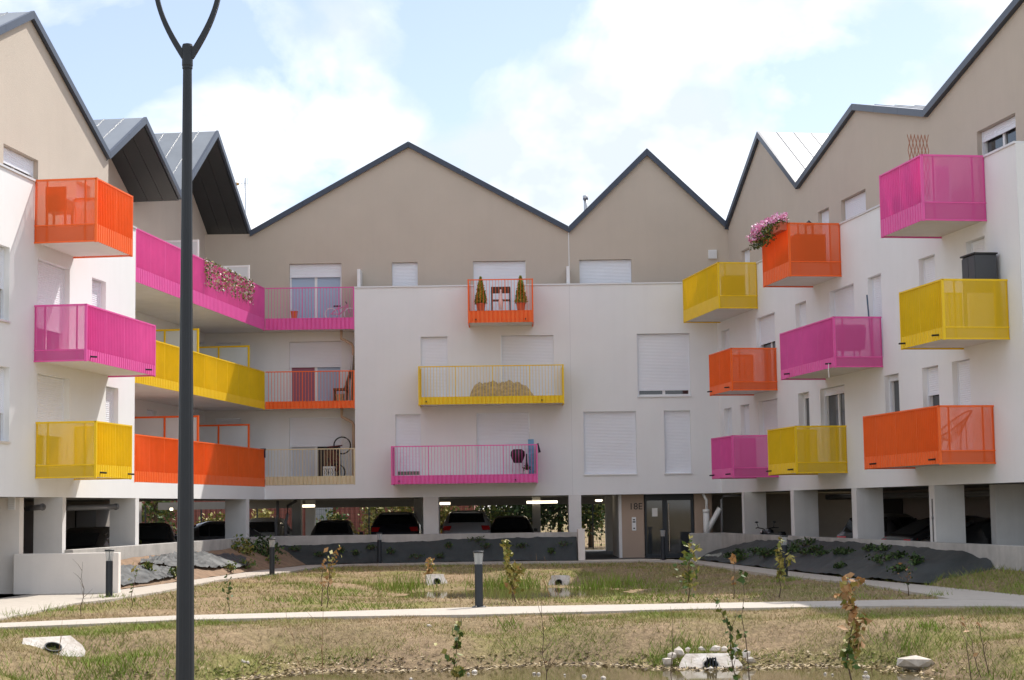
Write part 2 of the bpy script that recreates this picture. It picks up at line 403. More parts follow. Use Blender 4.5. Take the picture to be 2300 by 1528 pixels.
def railing(o, W, s0, s1, t, zb, zt, c, skirt=.30, post0=True, post1=True):
    F = W.F; P = PAINT[c]
    m = MB(); m.box(F, s0, s1, t - .05, t, zt - .035, zt); m.build('top_rail', P, o)
    m = MB(); corrugated(m, F, s0, s1, t, zb, zb + skirt); m.box(F, s0, s1, t - .05, t - .035, zb + skirt - .02, zb + skirt); m.build('skirt_panel', P, o, fix=False)
    m = MB(); n = max(3, int((s1 - s0) / .108)); sp = (s1 - s0) / n
    for i in range(1, n):
        a = s0 + i * sp; wd = .0062 if i % 12 else .014
        m.box(F, a - wd, a + wd, t - .046, t - .003, zb + skirt, zt - .035)
    m.build('balusters', P, o)
    if post0: m = MB(); m.box(F, s0, s0 + .05, t - .052, t + .003, zb - .02, zt + .004); m.build('corner_post', P, o)
    if post1: m = MB(); m.box(F, s1 - .05, s1, t - .052, t + .003, zb - .02, zt + .004); m.build('corner_post', P, o)
def balcony(B, W, s0, s1, dp, k, c, spouts=True):
    """cantilevered balcony: slab > rail, balusters, skirt, perforated end panels, posts, spouts"""
    F = W.F; zb, zt = ZB[k], ZT[k]; P = PAINT[c]
    m = MB(); m.box(F, s0 + .03, s1 - .03, .002, dp - .07, zb + .03, ZF[k]); o = m.build('balcony', SLABW, B)
    railing(o, W, s0, s1, dp, zb, zt, c, skirt=SK[k])
    for s, sg in ((s0, 1), (s1, -1)):
        m = MB(); m.box(F, s, s + sg * .003, .02, dp - .052, zb, zt - .03); m.build('perforated_panel', PERF[c], o)
        for za_, zc_, w_ in ((zt - .04, zt + .002, .035), (zb - .012, zb + .02, .03), (zb + SK[k] - .02, zb + SK[k] + .005, .02)):
            m = MB(); m.box(F, s - sg * .004, s + sg * w_, .0, dp - .054, za_, zc_); m.build('end_rail', P, o)
        for q in (.012, dp * .19, dp * .8):
            m = MB(); m.box(F, s + sg * .006, s + sg * .036, q, q + .032, zb, zt - .04); m.build('end_post', P, o)
    if spouts:
        for s in (s0 + .28, s1 - .28 - (.5 if s1 - s0 > 3 else 0)):
            m = MB(); m.tube([F(s, dp - .1, zb + .12), F(s, dp + .16, zb + .10)], .022, 8); m.build('drain_spout', BLACK, o)
    return o
def roof(B, W, prof, tf, tb, overhang=None, panels=True, up=.62):
    """folded zinc roof: deck > fascia pieces, roof panels, soffit panels"""
    F = W.F; m = MB(); th = .16
    for (a, za), (b, zb) in zip(prof[:-1], prof[1:]):
        m.hexa([F(a, tb, za - th), F(b, tb, zb - th), F(b, tf - .02, zb - th), F(a, tf - .02, za - th), F(a, tb, za), F(b, tb, zb), F(b, tf - .02, zb), F(a, tf - .02, za)])
    o = m.build('roof', SOFF if overhang else FASC, B)
    for (a, za), (b, zb) in zip(prof[:-1], prof[1:]):
        L = math.hypot(b - a, zb - za); n = max(1, round(L / 2.0)); dx, dz = (b - a) / L, (zb - za) / L
        for i in range(n):
            u0, u1 = L * i / n + .004, L * (i + 1) / n - .004
            p = lambda u, off: (a + dx * u, za + dz * u + off / max(.5, abs(dx)))
            (x0, y0), (x1, y1), (x2, y2), (x3, y3) = p(u0, .035), p(u1, .035), p(u1, -.15), p(u0, -.15)
            q = MB(); q.hexa([F(x0, tf - .018, y0), F(x1, tf - .018, y1), F(x2, tf - .018, y2), F(x3, tf - .018, y3), F(x0, tf + .07, y0), F(x1, tf + .07, y1), F(x2, tf + .07, y2), F(x3, tf + .07, y3)])
            q.build('fascia', FASC, o)
        if panels:
            nt_ = int((tf - tb) / up)
            for i in range(nt_):
                t1, t0 = tf - .03 - i * up, tf - .03 - (i + 1) * up
                q = MB(); q.hexa([F(a, t0, za + .004), F(b, t0, zb + .004), F(b, t1, zb + .004), F(a, t1, za + .004), F(a, t0, za + .018), F(b, t0, zb + .018), F(b, t1, zb + .018), F(a, t1, za + .018)])
                q.hexa([F(a, t0 - .012, za + .016), F(b, t0 - .012, zb + .016), F(b, t0 + .012, zb + .016), F(a, t0 + .012, za + .016), F(a, t0 - .012, za + .038), F(b, t0 - .012, zb + .038), F(b, t0 + .012, zb + .038), F(a, t0 + .012, za + .038)])
                q.build('roof_panel', ZINC, o)
        if overhang and a >= overhang[0] - .01:
            ts = np.linspace(tf - .03, overhang[1], 4)
            for i in range(3):
                q = MB(); t1, t0 = ts[i] - .012, ts[i + 1]
                q.hexa([F(a, t0, za - .215), F(b, t0, zb - .215), F(b, t1, zb - .215), F(a, t1, za - .215), F(a, t0, za - .19), F(b, t0, zb - .19), F(b, t1, zb - .19), F(a, t1, za - .19)])
                q.build('soffit_panel', SOFF, o)
    return o
def pillar(B, W, s0, s1, t0, t1, z0=0.0):
    m = MB(); m.box(W.F, s0, s1, t0, t1, z0, ZS - .002); return m.build('pillar', COLM, B)
def parapet(B, W, s0, s1, gaps):
    """parapet above the white box, open where a balcony door passes, each run with its metal cap"""
    cur = s0
    for a, b in sorted(gaps) + [(s1, s1)]:
        if a - cur > .05:
            m = MB(); m.box(W.F, cur, a, -.25, 0, FL[2] - .02, 9.82); o = m.build('parapet', WHITE, B)
            m = MB(); m.box(W.F, cur, a, -.29, .035, 9.822, 9.872); m.build('parapet_cap', CAPM, o)
        cur = b
def ell(W, mb, s0, s1, t0, t1, z0, z1): mb.box(W.F, s0, s1, t0, t1, z0, z1)

# ================================================================== middle building
C = thing('apartment_building', 'middle apartment block with two taupe gables facing the court', 'building', (0, D, 0), world=True)
cs = lambda px, t, z: WC.s_of(px, t, z)
XL, XR = cs(797, 0, 6), 7.40
def ch(x0, x1, k, t=0.0, zb=None):
    return (cs(x0, t, WT[k]), cs(x1, t, WT[k]), FL[k] + .02 if zb is None else zb, WT[k])
h_w = [ch(888, 945, 0), ch(1070, 1188, 0), ch(1310, 1428, 0), ch(1491, 1550, 0), ch(945, 1005, 1), ch(1125, 1243, 1), ch(1430, 1548, 1)]
wall(WC.F, 0, XL, XR, ZS, FL[2] - .02, h_w, .22, 'wall', WHITE, C)
shuts = [.90, 1, 1, 1, 1, 1, .90]
for h, s, sl in zip(h_w, shuts, (0, 0, 1, 1, 0, 0, 1)): window(C, WC, 0, h, s, sill=bool(sl))
m = MB(); m.face([WC.F(XL, 0, ZS), WC.F(XL, -1.2, ZS), WC.F(XL, -1.2, FL[2]), WC.F(XL, 0, FL[2])]); m.build('end_wall', WHITE, C, fix=False)
gap = (cs(1066, 0, 9), cs(1178, 0, 9))
parapet(C, WC, XL, XR, [gap])
m = MB(); m.box(WC.F, XL + .01, XR, -1.2, -.25, FL[2] - .25, FL[2] - .03); m.build('terrace_floor', SLABW, C)
PRC = [(-9.58, ZV), (-3.73, 15.34), (2.14, ZV), (5.07, 14.95), (8.02, ZV)]
h_b = [ch(880, 938, 2, -1.2), ch(1063, 1180, 2, -1.2), ch(1301, 1418, 2, -1.2), ch(650, 767, 2, -1.2)]
wall(WC.F, -1.2, -11.4, 8.3, FL[2] - .05, ZV - .06, h_b, .22, 'upper_wall', BEIGE, C, profile=[(p, z - .06) for p, z in PRC])
BLUEC = mat('pale_blue_curtain', (.42, .52, .66), .8); REDC = mat('red_curtain', (.30, .04, .04), .8); WHC = mat('white_curtain', (.62, .64, .68), .8); PINKC = mat('mauve_curtain', (.36, .14, .2), .8); DKC = mat('painted_dark_room', (.05, .04, .04), .8)  # the dark one paints an unlit room on a curtain-shaped sheet
for h, s, cu in zip(h_b, (1, .78, 1, .2), (None, (BLUEC,), None, (BLUEC, BLUEC))): window(C, WC, -1.2, h, s, curtain_or_dark=cu)
h_r = [ch(650, 767, 0, -1.2), ch(650, 767, 1, -1.2), ch(484, 541, 0, -1.2), ch(484, 541, 1, -1.2)]
wall(WC.F, -1.2, -11.4, XL, ZS, FL[2] - .05, h_r, .22, 'recessed_wall', WHITE, C)
for h, s, cu in zip(h_r, (.46, .40, 1, 1), ((WHC, DKC), (PINKC, BLUEC), None, None)): window(C, WC, -1.2, h, s, curtain_or_dark=cu)
roof(C, WC, PRC, -1.12, -12, panels=False)
m = MB(); m.bx(2.12, 2.15, D + 1.175, D + 1.2, 9.0, 12.0); m.build('expansion_joint', PVC, C)
m = MB(); m.bx(2.075, 2.095, D - .012, D + .001, ZS, 9.81); m.build('expansion_joint', CAPM, C)
# front balconies of the middle block
for x0, x1, dp, k, c_ in ((1050, 1197, 1.55, 2, 'orange'), (939, 1266, 1.35, 1, 'yellow'), (878, 1207, 1.35, 0, 'pink')):
    balcony(C, WC, cs(x0, dp, ZT[k]), cs(x1, dp, ZT[k]), dp, k, c_)
# gallery balconies between the left wing and the white box
CORN = -8.868
for k, c_ in ((2, 'pink'), (1, 'orange'), (0, 'cream')):
    m = MB(); m.box(WC.F, CORN - 2.4, XL - .004, -1.19, -.06, ZB[k] + .03, ZF[k]); o = m.build('gallery_balcony', SLABW, C)
    railing(o, WC, CORN + .02, XL - .006, 0, ZB[k] + (.05 if k == 0 else 0), ZT[k], c_, skirt=SK[k], post0=False)
m = MB(); m.box(WC.F, CORN - .2, XL, -.25, 0, ZS, ZB[0] + .04); m.build('slab_edge', WHITE, C)
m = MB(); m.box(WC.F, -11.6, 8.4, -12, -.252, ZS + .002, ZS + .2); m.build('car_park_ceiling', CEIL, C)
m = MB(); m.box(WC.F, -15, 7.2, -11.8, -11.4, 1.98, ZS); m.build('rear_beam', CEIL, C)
for x0, x1 in ((951, 985), (1278, 1306)): pillar(C, WC, cs(x0, 0, 1.5), cs(x1, 0, 1.5), -1.2, -.004)
for x0, x1, t in ((655, 676, -8), (686, 706, -10.8), (930, 950, -6), (1196, 1214, -8), (1360, 1378, -10.5)): pillar(C, WC, cs(x0, t, 1.5), cs(x1, t, 1.5), t - .5, t)
for x0, x1, y, Y in ((1183, 1252, 1128.5, 70), (942, 1011, 1132, 70), (676, 707, 1137, 71), (382, 388, 1144, 72)):
    a, b = on_y(x0, y, Y), on_y(x1, y, Y); m = MB(); m.tube([(a[0], Y, a[2]), (b[0], Y, a[2])], .05, 8); m.build('light_tube', TUBE, C)
a = on_y(1345, 1124, 66); m = MB(); m.lathe([(.02, -.05), (.12, -.04), (.14, 0), (.12, .03)], 16, (a[0], 66, a[2])); m.build('ceiling_lamp', TUBE, C, smooth=True)
# entrance: taupe wall, glazed door, passage walls
YE = -.9
ex = lambda px: cs(px, YE, 1.2)
m = MB(); m.box(WC.F, ex(1397), ex(1447), YE - .3, YE, 0, ZS - .002); m.build('entrance_wall', TAUPE, C)
m = MB(); m.box(WC.F, ex(1390), ex(1397) - .004, YE - 4, YE + .01, 0, ZS - .002); m.build('passage_wall', COLM, C)
m = MB(); m.box(WC.F, ex(1560), ex(1600), YE - .3, YE, 0, ZS - .002); m.build('entrance_wall', TAUPE, C)
d0, d1 = ex(1449), ex(1559)
df = MB()
for a, b in ((d0, d0 + .07), (ex(1489), ex(1489) + .17), (d1 - .1, d1)): df.box(WC.F, a, b, YE - .16, YE - .04, .02, ZS - .01)
df.box(WC.F, d0 + .07, d1 - .1, YE - .155, YE - .045, 2.06, ZS - .012); df.box(WC.F, d0 + .07, d1 - .1, YE - .155, YE - .045, .02, .14)
do = df.build('door', DARKM, C)
for a, b in ((d0 + .07, ex(1489)), (ex(1489) + .17, d1 - .1)):
    m = MB(); m.box(WC.F, a, b, YE - .11, YE - .10, .14, 2.06); m.build('pane', GLASS, do)
m = MB(); hx = ex(1503); m.tube([WC.F(hx, YE - .0, .25), WC.F(hx, YE - .0, 1.95)], .018, 8); m.build('handle', CHROME, do)
m = MB(); m.box(WC.F, d0 - .05, ex(1600), YE - 5, YE - .4, 0, .012); m.build('lobby_floor', INNER, C)
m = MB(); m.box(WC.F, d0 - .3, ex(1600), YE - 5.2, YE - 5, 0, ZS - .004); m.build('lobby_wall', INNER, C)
a = on_y(1471, 1151, D + .9); m = MB(); m.bx(a[0] - .1, a[0] + .1, D + .975, D + .978, a[2] - .15, a[2] + .15); tag(m.build('paper_notice', PLATE), 'white paper notice taped inside the dark glass entrance door', 'notice')
a = on_y(1424, 1177, D + .9)
ic = thing('intercom', 'pale grey intercom panel with black keys below the house number', 'intercom', (a[0], D + .9, a[2]), world=True)
m = MB(); m.bx(a[0] - .075, a[0] + .075, D + .868, D + .898, a[2] - .24, a[2] + .24); m.build('panel', CAPM, ic, bevel=.006)
for dz, wd in ((.15, .035), (.07, .05), (-.16, .03)): m = MB(); m.bx(a[0] - wd, a[0] + wd, D + .856, D + .867, a[2] + dz - .022, a[2] + dz + .022); m.build('key', BLACK, ic)
fc = bpy.data.curves.new('house_number', 'FONT'); fc.body = '18E'; fc.size = .33; fc.extrude = .008; fc.align_x = 'CENTER'
to = bpy.data.objects.new('tmp', fc); col.objects.link(to); bpy.context.view_layer.update()
me = bpy.data.meshes.new_from_object(to.evaluated_get(bpy.context.evaluated_depsgraph_get())); bpy.data.objects.remove(to)
hn = bpy.data.objects.new('house_number', me); col.objects.link(hn); me.materials.clear(); me.materials.append(BLACK)
a = on_y(1428, 1144.5, D + .885); hn.location = (a[0], D + .889, a[2]); hn.rotation_euler = (R_(90), 0, 0); tag(hn, 'black house number 18E on the taupe entrance wall', 'house number')
# vents, pipes, screens on the terrace
for px in (806, 1277):
    s = cs(px, -.3, 9.5); m = MB(); m.box(WC.F, s - .055, s + .055, -1.18, -.3, FL[2], 10.55); tag(m.build('terrace_screen', PVC), 'white terrace divider screen ' + ('by the left corner of the white box' if px < 900 else 'at the foot of the valley between both middle gables'), 'screen')
a = on_y(1600, 572, D + 1.2); m = MB(); m.bx(a[0] - .15, a[0] + .15, D + 1.1, D + 1.198, a[2] - .16, a[2] + .16)
vg = m.build('vent_grille', PVC, C)
for i in range(6): m = MB(); m.bx(a[0] - .13, a[0] + .13, D + 1.085, D + 1.099, a[2] - .125 + i * .045, a[2] - .1 + i * .045); m.build('louvre', CAPM, vg)
a = on_y(1315, 440, D + 3.2); m = MB(); m.tube([(a[0], D + 3.2, a[2] - 1.2), (a[0], D + 3.2, a[2] - .1)], .07, 12); m.tube([(a[0], D + 3.2, a[2] - .16), (a[0], D + 3.2, a[2])], .1, 12); m.build('flue_pipe', GALV, C, smooth=True)
# drain pipes of the galleries
for zt_, zb_, in ((ZB[2] + .03, FL[1]), (ZB[1] + .03, FL[0])):
    s = XL - .12; m = MB(); m.tube([WC.F(s - .42, -.7, zt_), WC.F(s - .42, -.7, zt_ - .3), WC.F(s - .05, -.75, zt_ - .5), WC.F(s, -.75, zt_ - .6), WC.F(s, -.75, zb_ - .02)], .055, 10); m.build('drain_pipe', BPIPE, C, smooth=True)
# white soil pipes beside the entrance
wp = thing('soil_pipe', 'white branching plastic soil pipe beside the entrance door', 'pipe', tuple(WC.F(ex(1588), -.55, 0)), world=True)
s = ex(1584); m = MB(); m.tube([WC.F(s, -.5, .55), WC.F(s, -.5, 1.65)], .115, 14); m.tube([WC.F(s, -.5, 1.6), WC.F(s, -.5, 1.72)], .125, 14); m.tube([WC.F(s + .02, -.5, 1.7), WC.F(s + .02, -.5, 2.05), WC.F(s - .1, -.5, 2.27)], .05, 10); m.build('stack', WPIPE, wp, smooth=True)
m = MB(); m.tube([WC.F(s + .05, -.5, .95), WC.F(s + .2, -.5, 1.25), WC.F(s + .5, -.5, 1.75)], .10, 12); m.build('branch', WPIPE, wp, smooth=True)
m = MB(); m.tube([WC.F(s + .55, -.5, .3), WC.F(s + .55, -.5, 2.05), WC.F(s + .65, -.5, 2.2), WC.F(s + 1.8, -.5, 2.2)], .045, 10); m.build('drain', GREYP, wp, smooth=True)

# ================================================================== left wing
TL, TLR = -1.0, -2.5
L = thing('apartment_building', 'left apartment wing, sunlit white wall under steep overhanging zinc gables', 'building', tuple(WL.F(-15, 0, 0)), world=True)
ls = lambda px, t, z: WL.s_of(px, t, z)
sA = ls(303, 0, 6); sBg = ls(243, TL, 11)
def lh(W, x0, x1, k, t=0.0): return (W.s_of(x0, t, WT[k]), W.s_of(x1, t, WT[k]), FL[k] + .02, WT[k])
h_l = [lh(WL, 85, 157, 1), lh(WL, 207, 238, 1), lh(WL, 84, 156, 0), lh(WL, 238, 266, 0)]
for k in (0, 1):
    b = ls(22, 0, WT[k]); h_l.append((b - 2.0, b, FL[k] + .55, WT[k]))
wall(WL.F, 0, -32, sA, ZS, FL[2] - .02, h_l, .24, 'wall', WHITE, L)
for h, s, sl in zip(h_l, (.72, 1, .64, 1, .6, .55), (0, 0, 0, 0, 1, 1)): window(L, WL, 0, h, s, sill=bool(sl), depth=.22)
m = MB(); m.face([WL.F(sA, 0, ZS), WL.F(sA, TLR, ZS), WL.F(sA, TLR, FL[2]), WL.F(sA, 0, FL[2])]); m.build('end_wall', WHITE, L, fix=False)
LB = []
for x0, xf, k, c_, dp in ((78, 299, 2, 'orange', 1.55), (77, 350, 1, 'pink', 1.3), (80, 297, 0, 'yellow', 1.5)):
    a = ls(x0, 0, ZT[k]); b = ls(xf, dp, ZT[k]); LB.append((a, b)); balcony(L, WL, a, b, dp, k, c_, spouts=(k < 2))
parapet(L, WL, -32, sA, [(LB[0][0] + .15, LB[0][1] - .15)])
m = MB(); m.box(WL.F, -32, sA - .01, TL, -.25, FL[2] - .25, FL[2] - .03); m.build('terrace_floor', SLABW, L)
pk = [WL.sz(*q, TL) for q in ((67, 28), (239, 345), (320.6, 266), (400, 436), (483, 296), (560, 527))]
sl_ = WL.sz(0, 60, TL); slope = (pk[0][1] - sl_[1]) / (pk[0][0] - sl_[0])
PRL = [(pk[0][0] - (pk[0][1] - ZV) / slope, ZV)] + pk
h_lb = [(ls(8, TL, 10.9), ls(86, TL, 10.9), FL[2] + .02, WT[2]), (ls(172, TL, 10.9), ls(203, TL, 10.9), FL[2] + .02, WT[2])]
wall(WL.F, TL, PRL[0][0], sBg, FL[2] - .05, ZV - .08, h_lb, .24, 'upper_wall', BEIGE, L, profile=[(p, z - .08) for p, z in PRL[:2]] + [(sBg, np.interp(sBg, [PRL[1][0], PRL[2][0]], [PRL[1][1], PRL[2][1]]) - .08)])
for h, s in zip(h_lb, (.16, .35)): window(L, WL, TL, h, s, depth=.22)
m = MB(); m.face([WL.F(sBg, TL, ZS), WL.F(sBg, TLR, ZS), WL.F(sBg, TLR, ZV + .1), WL.F(sBg, TL, ZV + .1)]); m.build('return_wall', BEIGE, L, fix=False)
sE = 3.4
prr = [(sBg, ZV)] + [p for p in PRL if p[0] > sBg] + [(sE, ZV)]
wall(WL.F, TLR, sBg, sE, FL[2] - .05, ZV - .1, [], .2, 'upper_wall', BEIGE, L, profile=[(p, z - .1) for p, z in prr])
hr = [lh(WL, 322, 349, 1, TLR), lh(WL, 330, 352, 0, TLR), lh(WL, 445, 462, 1, TLR)]
wall(WL.F, TLR, sA, sE, ZS, FL[2] - .05, hr, .2, 'recessed_wall', WHITE, L)
for h in hr: window(L, WL, TLR, h, 1)
roof(L, WL, PRL, TL + .05, -13, overhang=(PRL[2][0] - .2, TLR))
for k, c_ in ((2, 'pink'), (1, 'yellow'), (0, 'orange')):
    m = MB(); m.box(WL.F, sA + .005, .6, TLR + .005, -.06, ZB[k] + .028, ZF[k] - .003); o = m.build('gallery_balcony', SLABW, L)
    railing(o, WL, sA + .01, -.01, 0, ZB[k], ZT[k], c_, skirt=SK[k], post1=True)
m = MB(); m.box(WL.F, sA, .02, -.25, .0, ZS, ZB[0] - .004); m.build('slab_edge', WHITE, L)
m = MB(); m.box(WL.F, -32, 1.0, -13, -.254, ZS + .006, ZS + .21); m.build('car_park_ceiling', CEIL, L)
for a_, b_ in ((140, 148), (304, 312), (553, 560)):
    s0, s1 = ls(a_, 0, 1.5), ls(b_, 0, 1.5); pillar(L, WL, s0, s1, -.74, -.002)
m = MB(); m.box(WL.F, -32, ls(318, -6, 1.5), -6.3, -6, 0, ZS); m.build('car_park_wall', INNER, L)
a = ls(168, -6, 1.2); m = MB(); m.box(WL.F, a, a + 1.9, -5.99, -5.95, .02, 2.0); m.build('garage_door', BLACK, L)
for a_, b_ in ((60, 96), (150, 262)):
    P0, P1 = WL.F(ls(a_, -.9, 2), -.9, 2.03), WL.F(ls(b_, -.3, 2), -.3, 2.06); m = MB(); m.tube([P0, P1], .07, 12); m.tube([tuple(np.array(P1) * .97 + np.array(P0) * .03), P1], .09, 12); m.build('drain_pipe', GREYP, L, smooth=True)
P1 = WL.F(ls(545, -.3, 2), -.3, 2.05); m = MB(); m.tube([(P1[0] - .5, P1[1] + .3, 2.12), (P1[0] - .3, P1[1] + .1, 2.05), P1], .07, 12); m.build('drain_pipe', GREYP, L, smooth=True)
for px in (620, 642):
    s = cs(px, -1.5, 1.5); m = MB(); m.tube([WC.F(s, -1.5, .02), WC.F(s, -1.5, 1.5), WC.F(s + .06, -1.5, 1.7), WC.F(s + .06, -1.5, 2.05), WC.F(s + (.4 if px > 630 else .06), -1.5, 2.25)], .055, 10); m.build('drain_pipe', GREYP, C, smooth=True)
# privacy screens on the galleries
for k, c_ in ((2, None), (1, 'yellow'), (0, 'orange')):
    for px in (446, 560):
        s = ls(px, -.2, FL[k] + 1.8); F = WL.F; fm = PAINT[c_] if c_ else PVC; zb_, zt_ = FL[k] - .03, FL[k] + 1.92
        m = MB()
        for t in (-.22, -1.3, -2.44): m.box(F, s - .03, s + .03, t - .03, t + .03, zb_, zt_)
        m.box(F, s - .028, s + .028, -2.41, -.25, zt_ - .06, zt_ - .002); m.box(F, s - .028, s + .028, -2.41, -.25, zb_ + .08, zb_ + .14)
        o = m.build('privacy_screen', fm, L)
        for t0, t1 in ((-2.41, -1.33), (-1.27, -.25)): m = MB(); m.box(F, s - .008, s + .008, t0, t1, zb_ + .14, zt_ - .06); m.build('pane', FROST, o)
# ground-floor end of the left wing: beige pier, vent, open metal door
pf = on_y(42, 1300, 41.45); p0 = on_y(13, 1300, 41.45)
m = MB(); m.bx(p0[0] - .6, pf[0], pf[1], pf[1] + .35, 0, ZS - .003); m.build('ground_floor_wall', TAUPE if False else CONCW, L)
a = on_y(26.5, 1129, pf[1]); m = MB(); m.bx(a[0] - .085, a[0] + .085, pf[1] - .03, pf[1] - .001, a[2] - .17, a[2] + .17); vg = m.build('vent_grille', PVC, L)
for i in range(7): m = MB(); m.bx(a[0] - .07, a[0] + .07, pf[1] - .045, pf[1] - .031, a[2] - .15 + i * .043, a[2] - .125 + i * .043); m.build('louvre', CAPM, vg)
q = on_z(12, 1331, 0); dr = thing('metal_door', 'anthracite metal service door at the left end of the ground floor', 'door', (q[0] - .5, q[1] - .1, 0), world=True)
m = MB(); m.bx(q[0] - 1.0, q[0], q[1] - .16, q[1] - .1, .02, 2.35); m.build('leaf', DARKM, dr, bevel=.004)
for z in (.35, 1.3, 2.05): m = MB(); m.tube([(q[0] + .012, q[1] - .13, z - .06), (q[0] + .012, q[1] - .13, z + .06)], .022, 8); m.build('hinge', BLACK, dr)
# TV aerial behind the left roofs
ap = on_y(552, 505, 66); an = thing('tv_aerial', 'thin rooftop television aerial behind the left zinc gable', 'aerial', (ap[0], 66, 11.5), world=True)
m = MB(); m.tube([(ap[0], 66, 11.5), (ap[0] - .02, 66, on_y(548, 400, 66)[2])], .018, 6); m.build('mast', GALV, an)
zt_ = on_y(548, 400, 66)[2]
m = MB(); m.tube([(ap[0] - .35, 65.7, zt_ - .25), (ap[0] + .05, 66.1, zt_ - .2)], .012, 6)
for i in range(5): m.tube([(ap[0] - .33 + i * .09, 65.72 + i * .09, zt_ - .45), (ap[0] - .30 + i * .09, 65.72 + i * .09, zt_ + .02)], .007, 5)
for i in range(4): m.tube([(ap[0] - .4, 65.8, zt_ - .6 + i * .08), (ap[0] + .05, 66.2, zt_ - .55 + i * .08)], .006, 5)
m.build('antenna_rods', GALV, an)
m = MB(); m.lathe([(.02, -.06), (.09, -.03), (.08, .04), (.01, .06)], 10, (ap[0] - .32, 65.8, zt_ - .27)); m.build('amplifier', mat('orange_plastic', (.6, .3, .05), .5), an, smooth=True)

# ================================================================== right wing
TR = -.8
Rw = thing('apartment_building', 'right apartment wing in shade with white wall below folded taupe gables', 'building', tuple(WR.F(-15, 0, 0)), world=True)
rs = lambda px, t, z: WR.s_of(px, t, z)
sN = rs(2288.3, 0, 8)
def rh(x0, x1, k, t=0.0):
    a, b = WR.s_of(x1, t, WT[k]), WR.s_of(x0, t, WT[k]); return (a, b, FL[k] + .02, WT[k])
rwin = [(1620, 1638, 1, 1), (1697, 1739.5, 1, .38), (1786, 1810, 1, 1), (1863, 1917, 1, 1), (1948.5, 1978.5, 1, 1), (2063, 2099, 1, 1), (2169, 2211, 1, 1),
        (1626, 1643, 0, 1), (1663, 1682.6, 0, 1), (1703.7, 1745.6, 0, 1), (1792.4, 1816.5, 0, 0), (1841.6, 1895.7, 0, .08), (1986.5, 2018, 0, .05), (2070.7, 2107, 0, .3), (2137.7, 2177.5, 0, 1)]
h_rr = [rh(a, b, k) for a, b, k, s in rwin]
wall(WR.F, 0, sN, .02, ZS, FL[2] - .02, h_rr, .24, 'wall', WHITE, Rw)
for h, (_, _, k, s) in zip(h_rr, rwin): window(Rw, WR, 0, h, s, depth=.22)
m = MB(); m.box(WR.F, sN - .004, sN + .25, TR, -.003, ZS, 9.815); o = m.build('end_wall', WHITE, Rw); m = MB(); m.box(WR.F, sN - .03, sN + .28, TR, -.29, 9.824, 9.874); m.build('parapet_cap', CAPM, o)
RB = {}
for nm, x0, xf, k, c_, dp in (('R1', 1700, 1533, 2, 'yellow', 1.35), ('R2', 1887, 1711, 2, 'orange', 1.55), ('R3', 2211, 1974, 2, 'pink', 1.56), ('R4', 1744, 1592, 1, 'orange', 1.52), ('R5', 1980, 1751, 1, 'pink', 1.36),
                          ('R6', 2263, 2019, 1, 'yellow', 1.57), ('R7', 1747, 1597, 0, 'pink', 1.52), ('R8', 1901, 1723.5, 0, 'yellow', 1.52), ('R9', 2232, 1938, 0, 'orange', 1.35)):
    a = rs(x0, 0, ZT[k]); b = rs(xf, dp, ZT[k]); RB[nm] = (a, b, dp, k); balcony(Rw, WR, a, b, dp, k, c_, spouts=(k < 2))
parapet(Rw, WR, sN, .1, [(RB[n][0] + .12, RB[n][1] - .12) for n in ('R1', 'R2', 'R3')])
m = MB(); m.box(WR.F, sN, .02, TR, -.25, FL[2] - .25, FL[2] - .03); m.build('terrace_floor', SLABW, Rw)
pr = [WR.sz(*q, TR) for q in ((1635, 505), (1708, 298), (1795, 413), (1922, 236), (2083, 250), (2290, 0))]
PRR = pr[:5]; sl_ = (pr[5][1] - pr[4][1]) / (pr[5][0] - pr[4][0]); PRR.append((sN - .05, pr[4][1] + sl_ * (sN - .05 - pr[4][0])))
PRR = PRR[::-1]
h_rb = [rh(1665, 1683.4, 2, TR), rh(1837, 1861, 2, TR), rh(1888.7, 1943.7, 2, TR), rh(2193.7, 2280, 2, TR)]
wall(WR.F, TR, PRR[0][0], PRR[-1][0] + .6, FL[2] - .05, ZV - .08, h_rb, .24, 'upper_wall', BEIGE, Rw, profile=[(p, z - .08) for p, z in PRR])
for h, s in zip(h_rb, (1, 1, 1, .1)): window(Rw, WR, TR, h, s, depth=.22)
m = MB(); m.box(WR.F, sN - .048, sN + .2, -12, TR - .004, ZS, PRR[0][1] - .2); m.build('end_wall', BEIGE, Rw)
roof(Rw, WR, PRR, TR + .06, -12)
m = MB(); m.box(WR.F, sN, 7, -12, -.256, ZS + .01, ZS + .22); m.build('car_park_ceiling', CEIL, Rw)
for a_, b_ in ((1667, 1672), (1776.5, 1784), (1914, 1925), (2088, 2101)):
    s1, s0 = rs(a_, 0, 1.5), rs(b_, 0, 1.5); pillar(Rw, WR, s0, s1, -.78, -.002)
s1 = rs(2225, -1.5, 1.5); pillar(Rw, WR, s1 - .3, s1, -2.3, -1.5)
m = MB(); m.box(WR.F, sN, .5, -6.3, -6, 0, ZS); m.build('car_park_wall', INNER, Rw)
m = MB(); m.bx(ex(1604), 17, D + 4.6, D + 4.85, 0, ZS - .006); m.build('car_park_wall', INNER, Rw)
a = rs(2030, -6, 1.2); m = MB(); m.box(WR.F, a, a + 1.8, -5.99, -5.95, .02, 2.0); m.build('garage_door', BLACK, Rw)
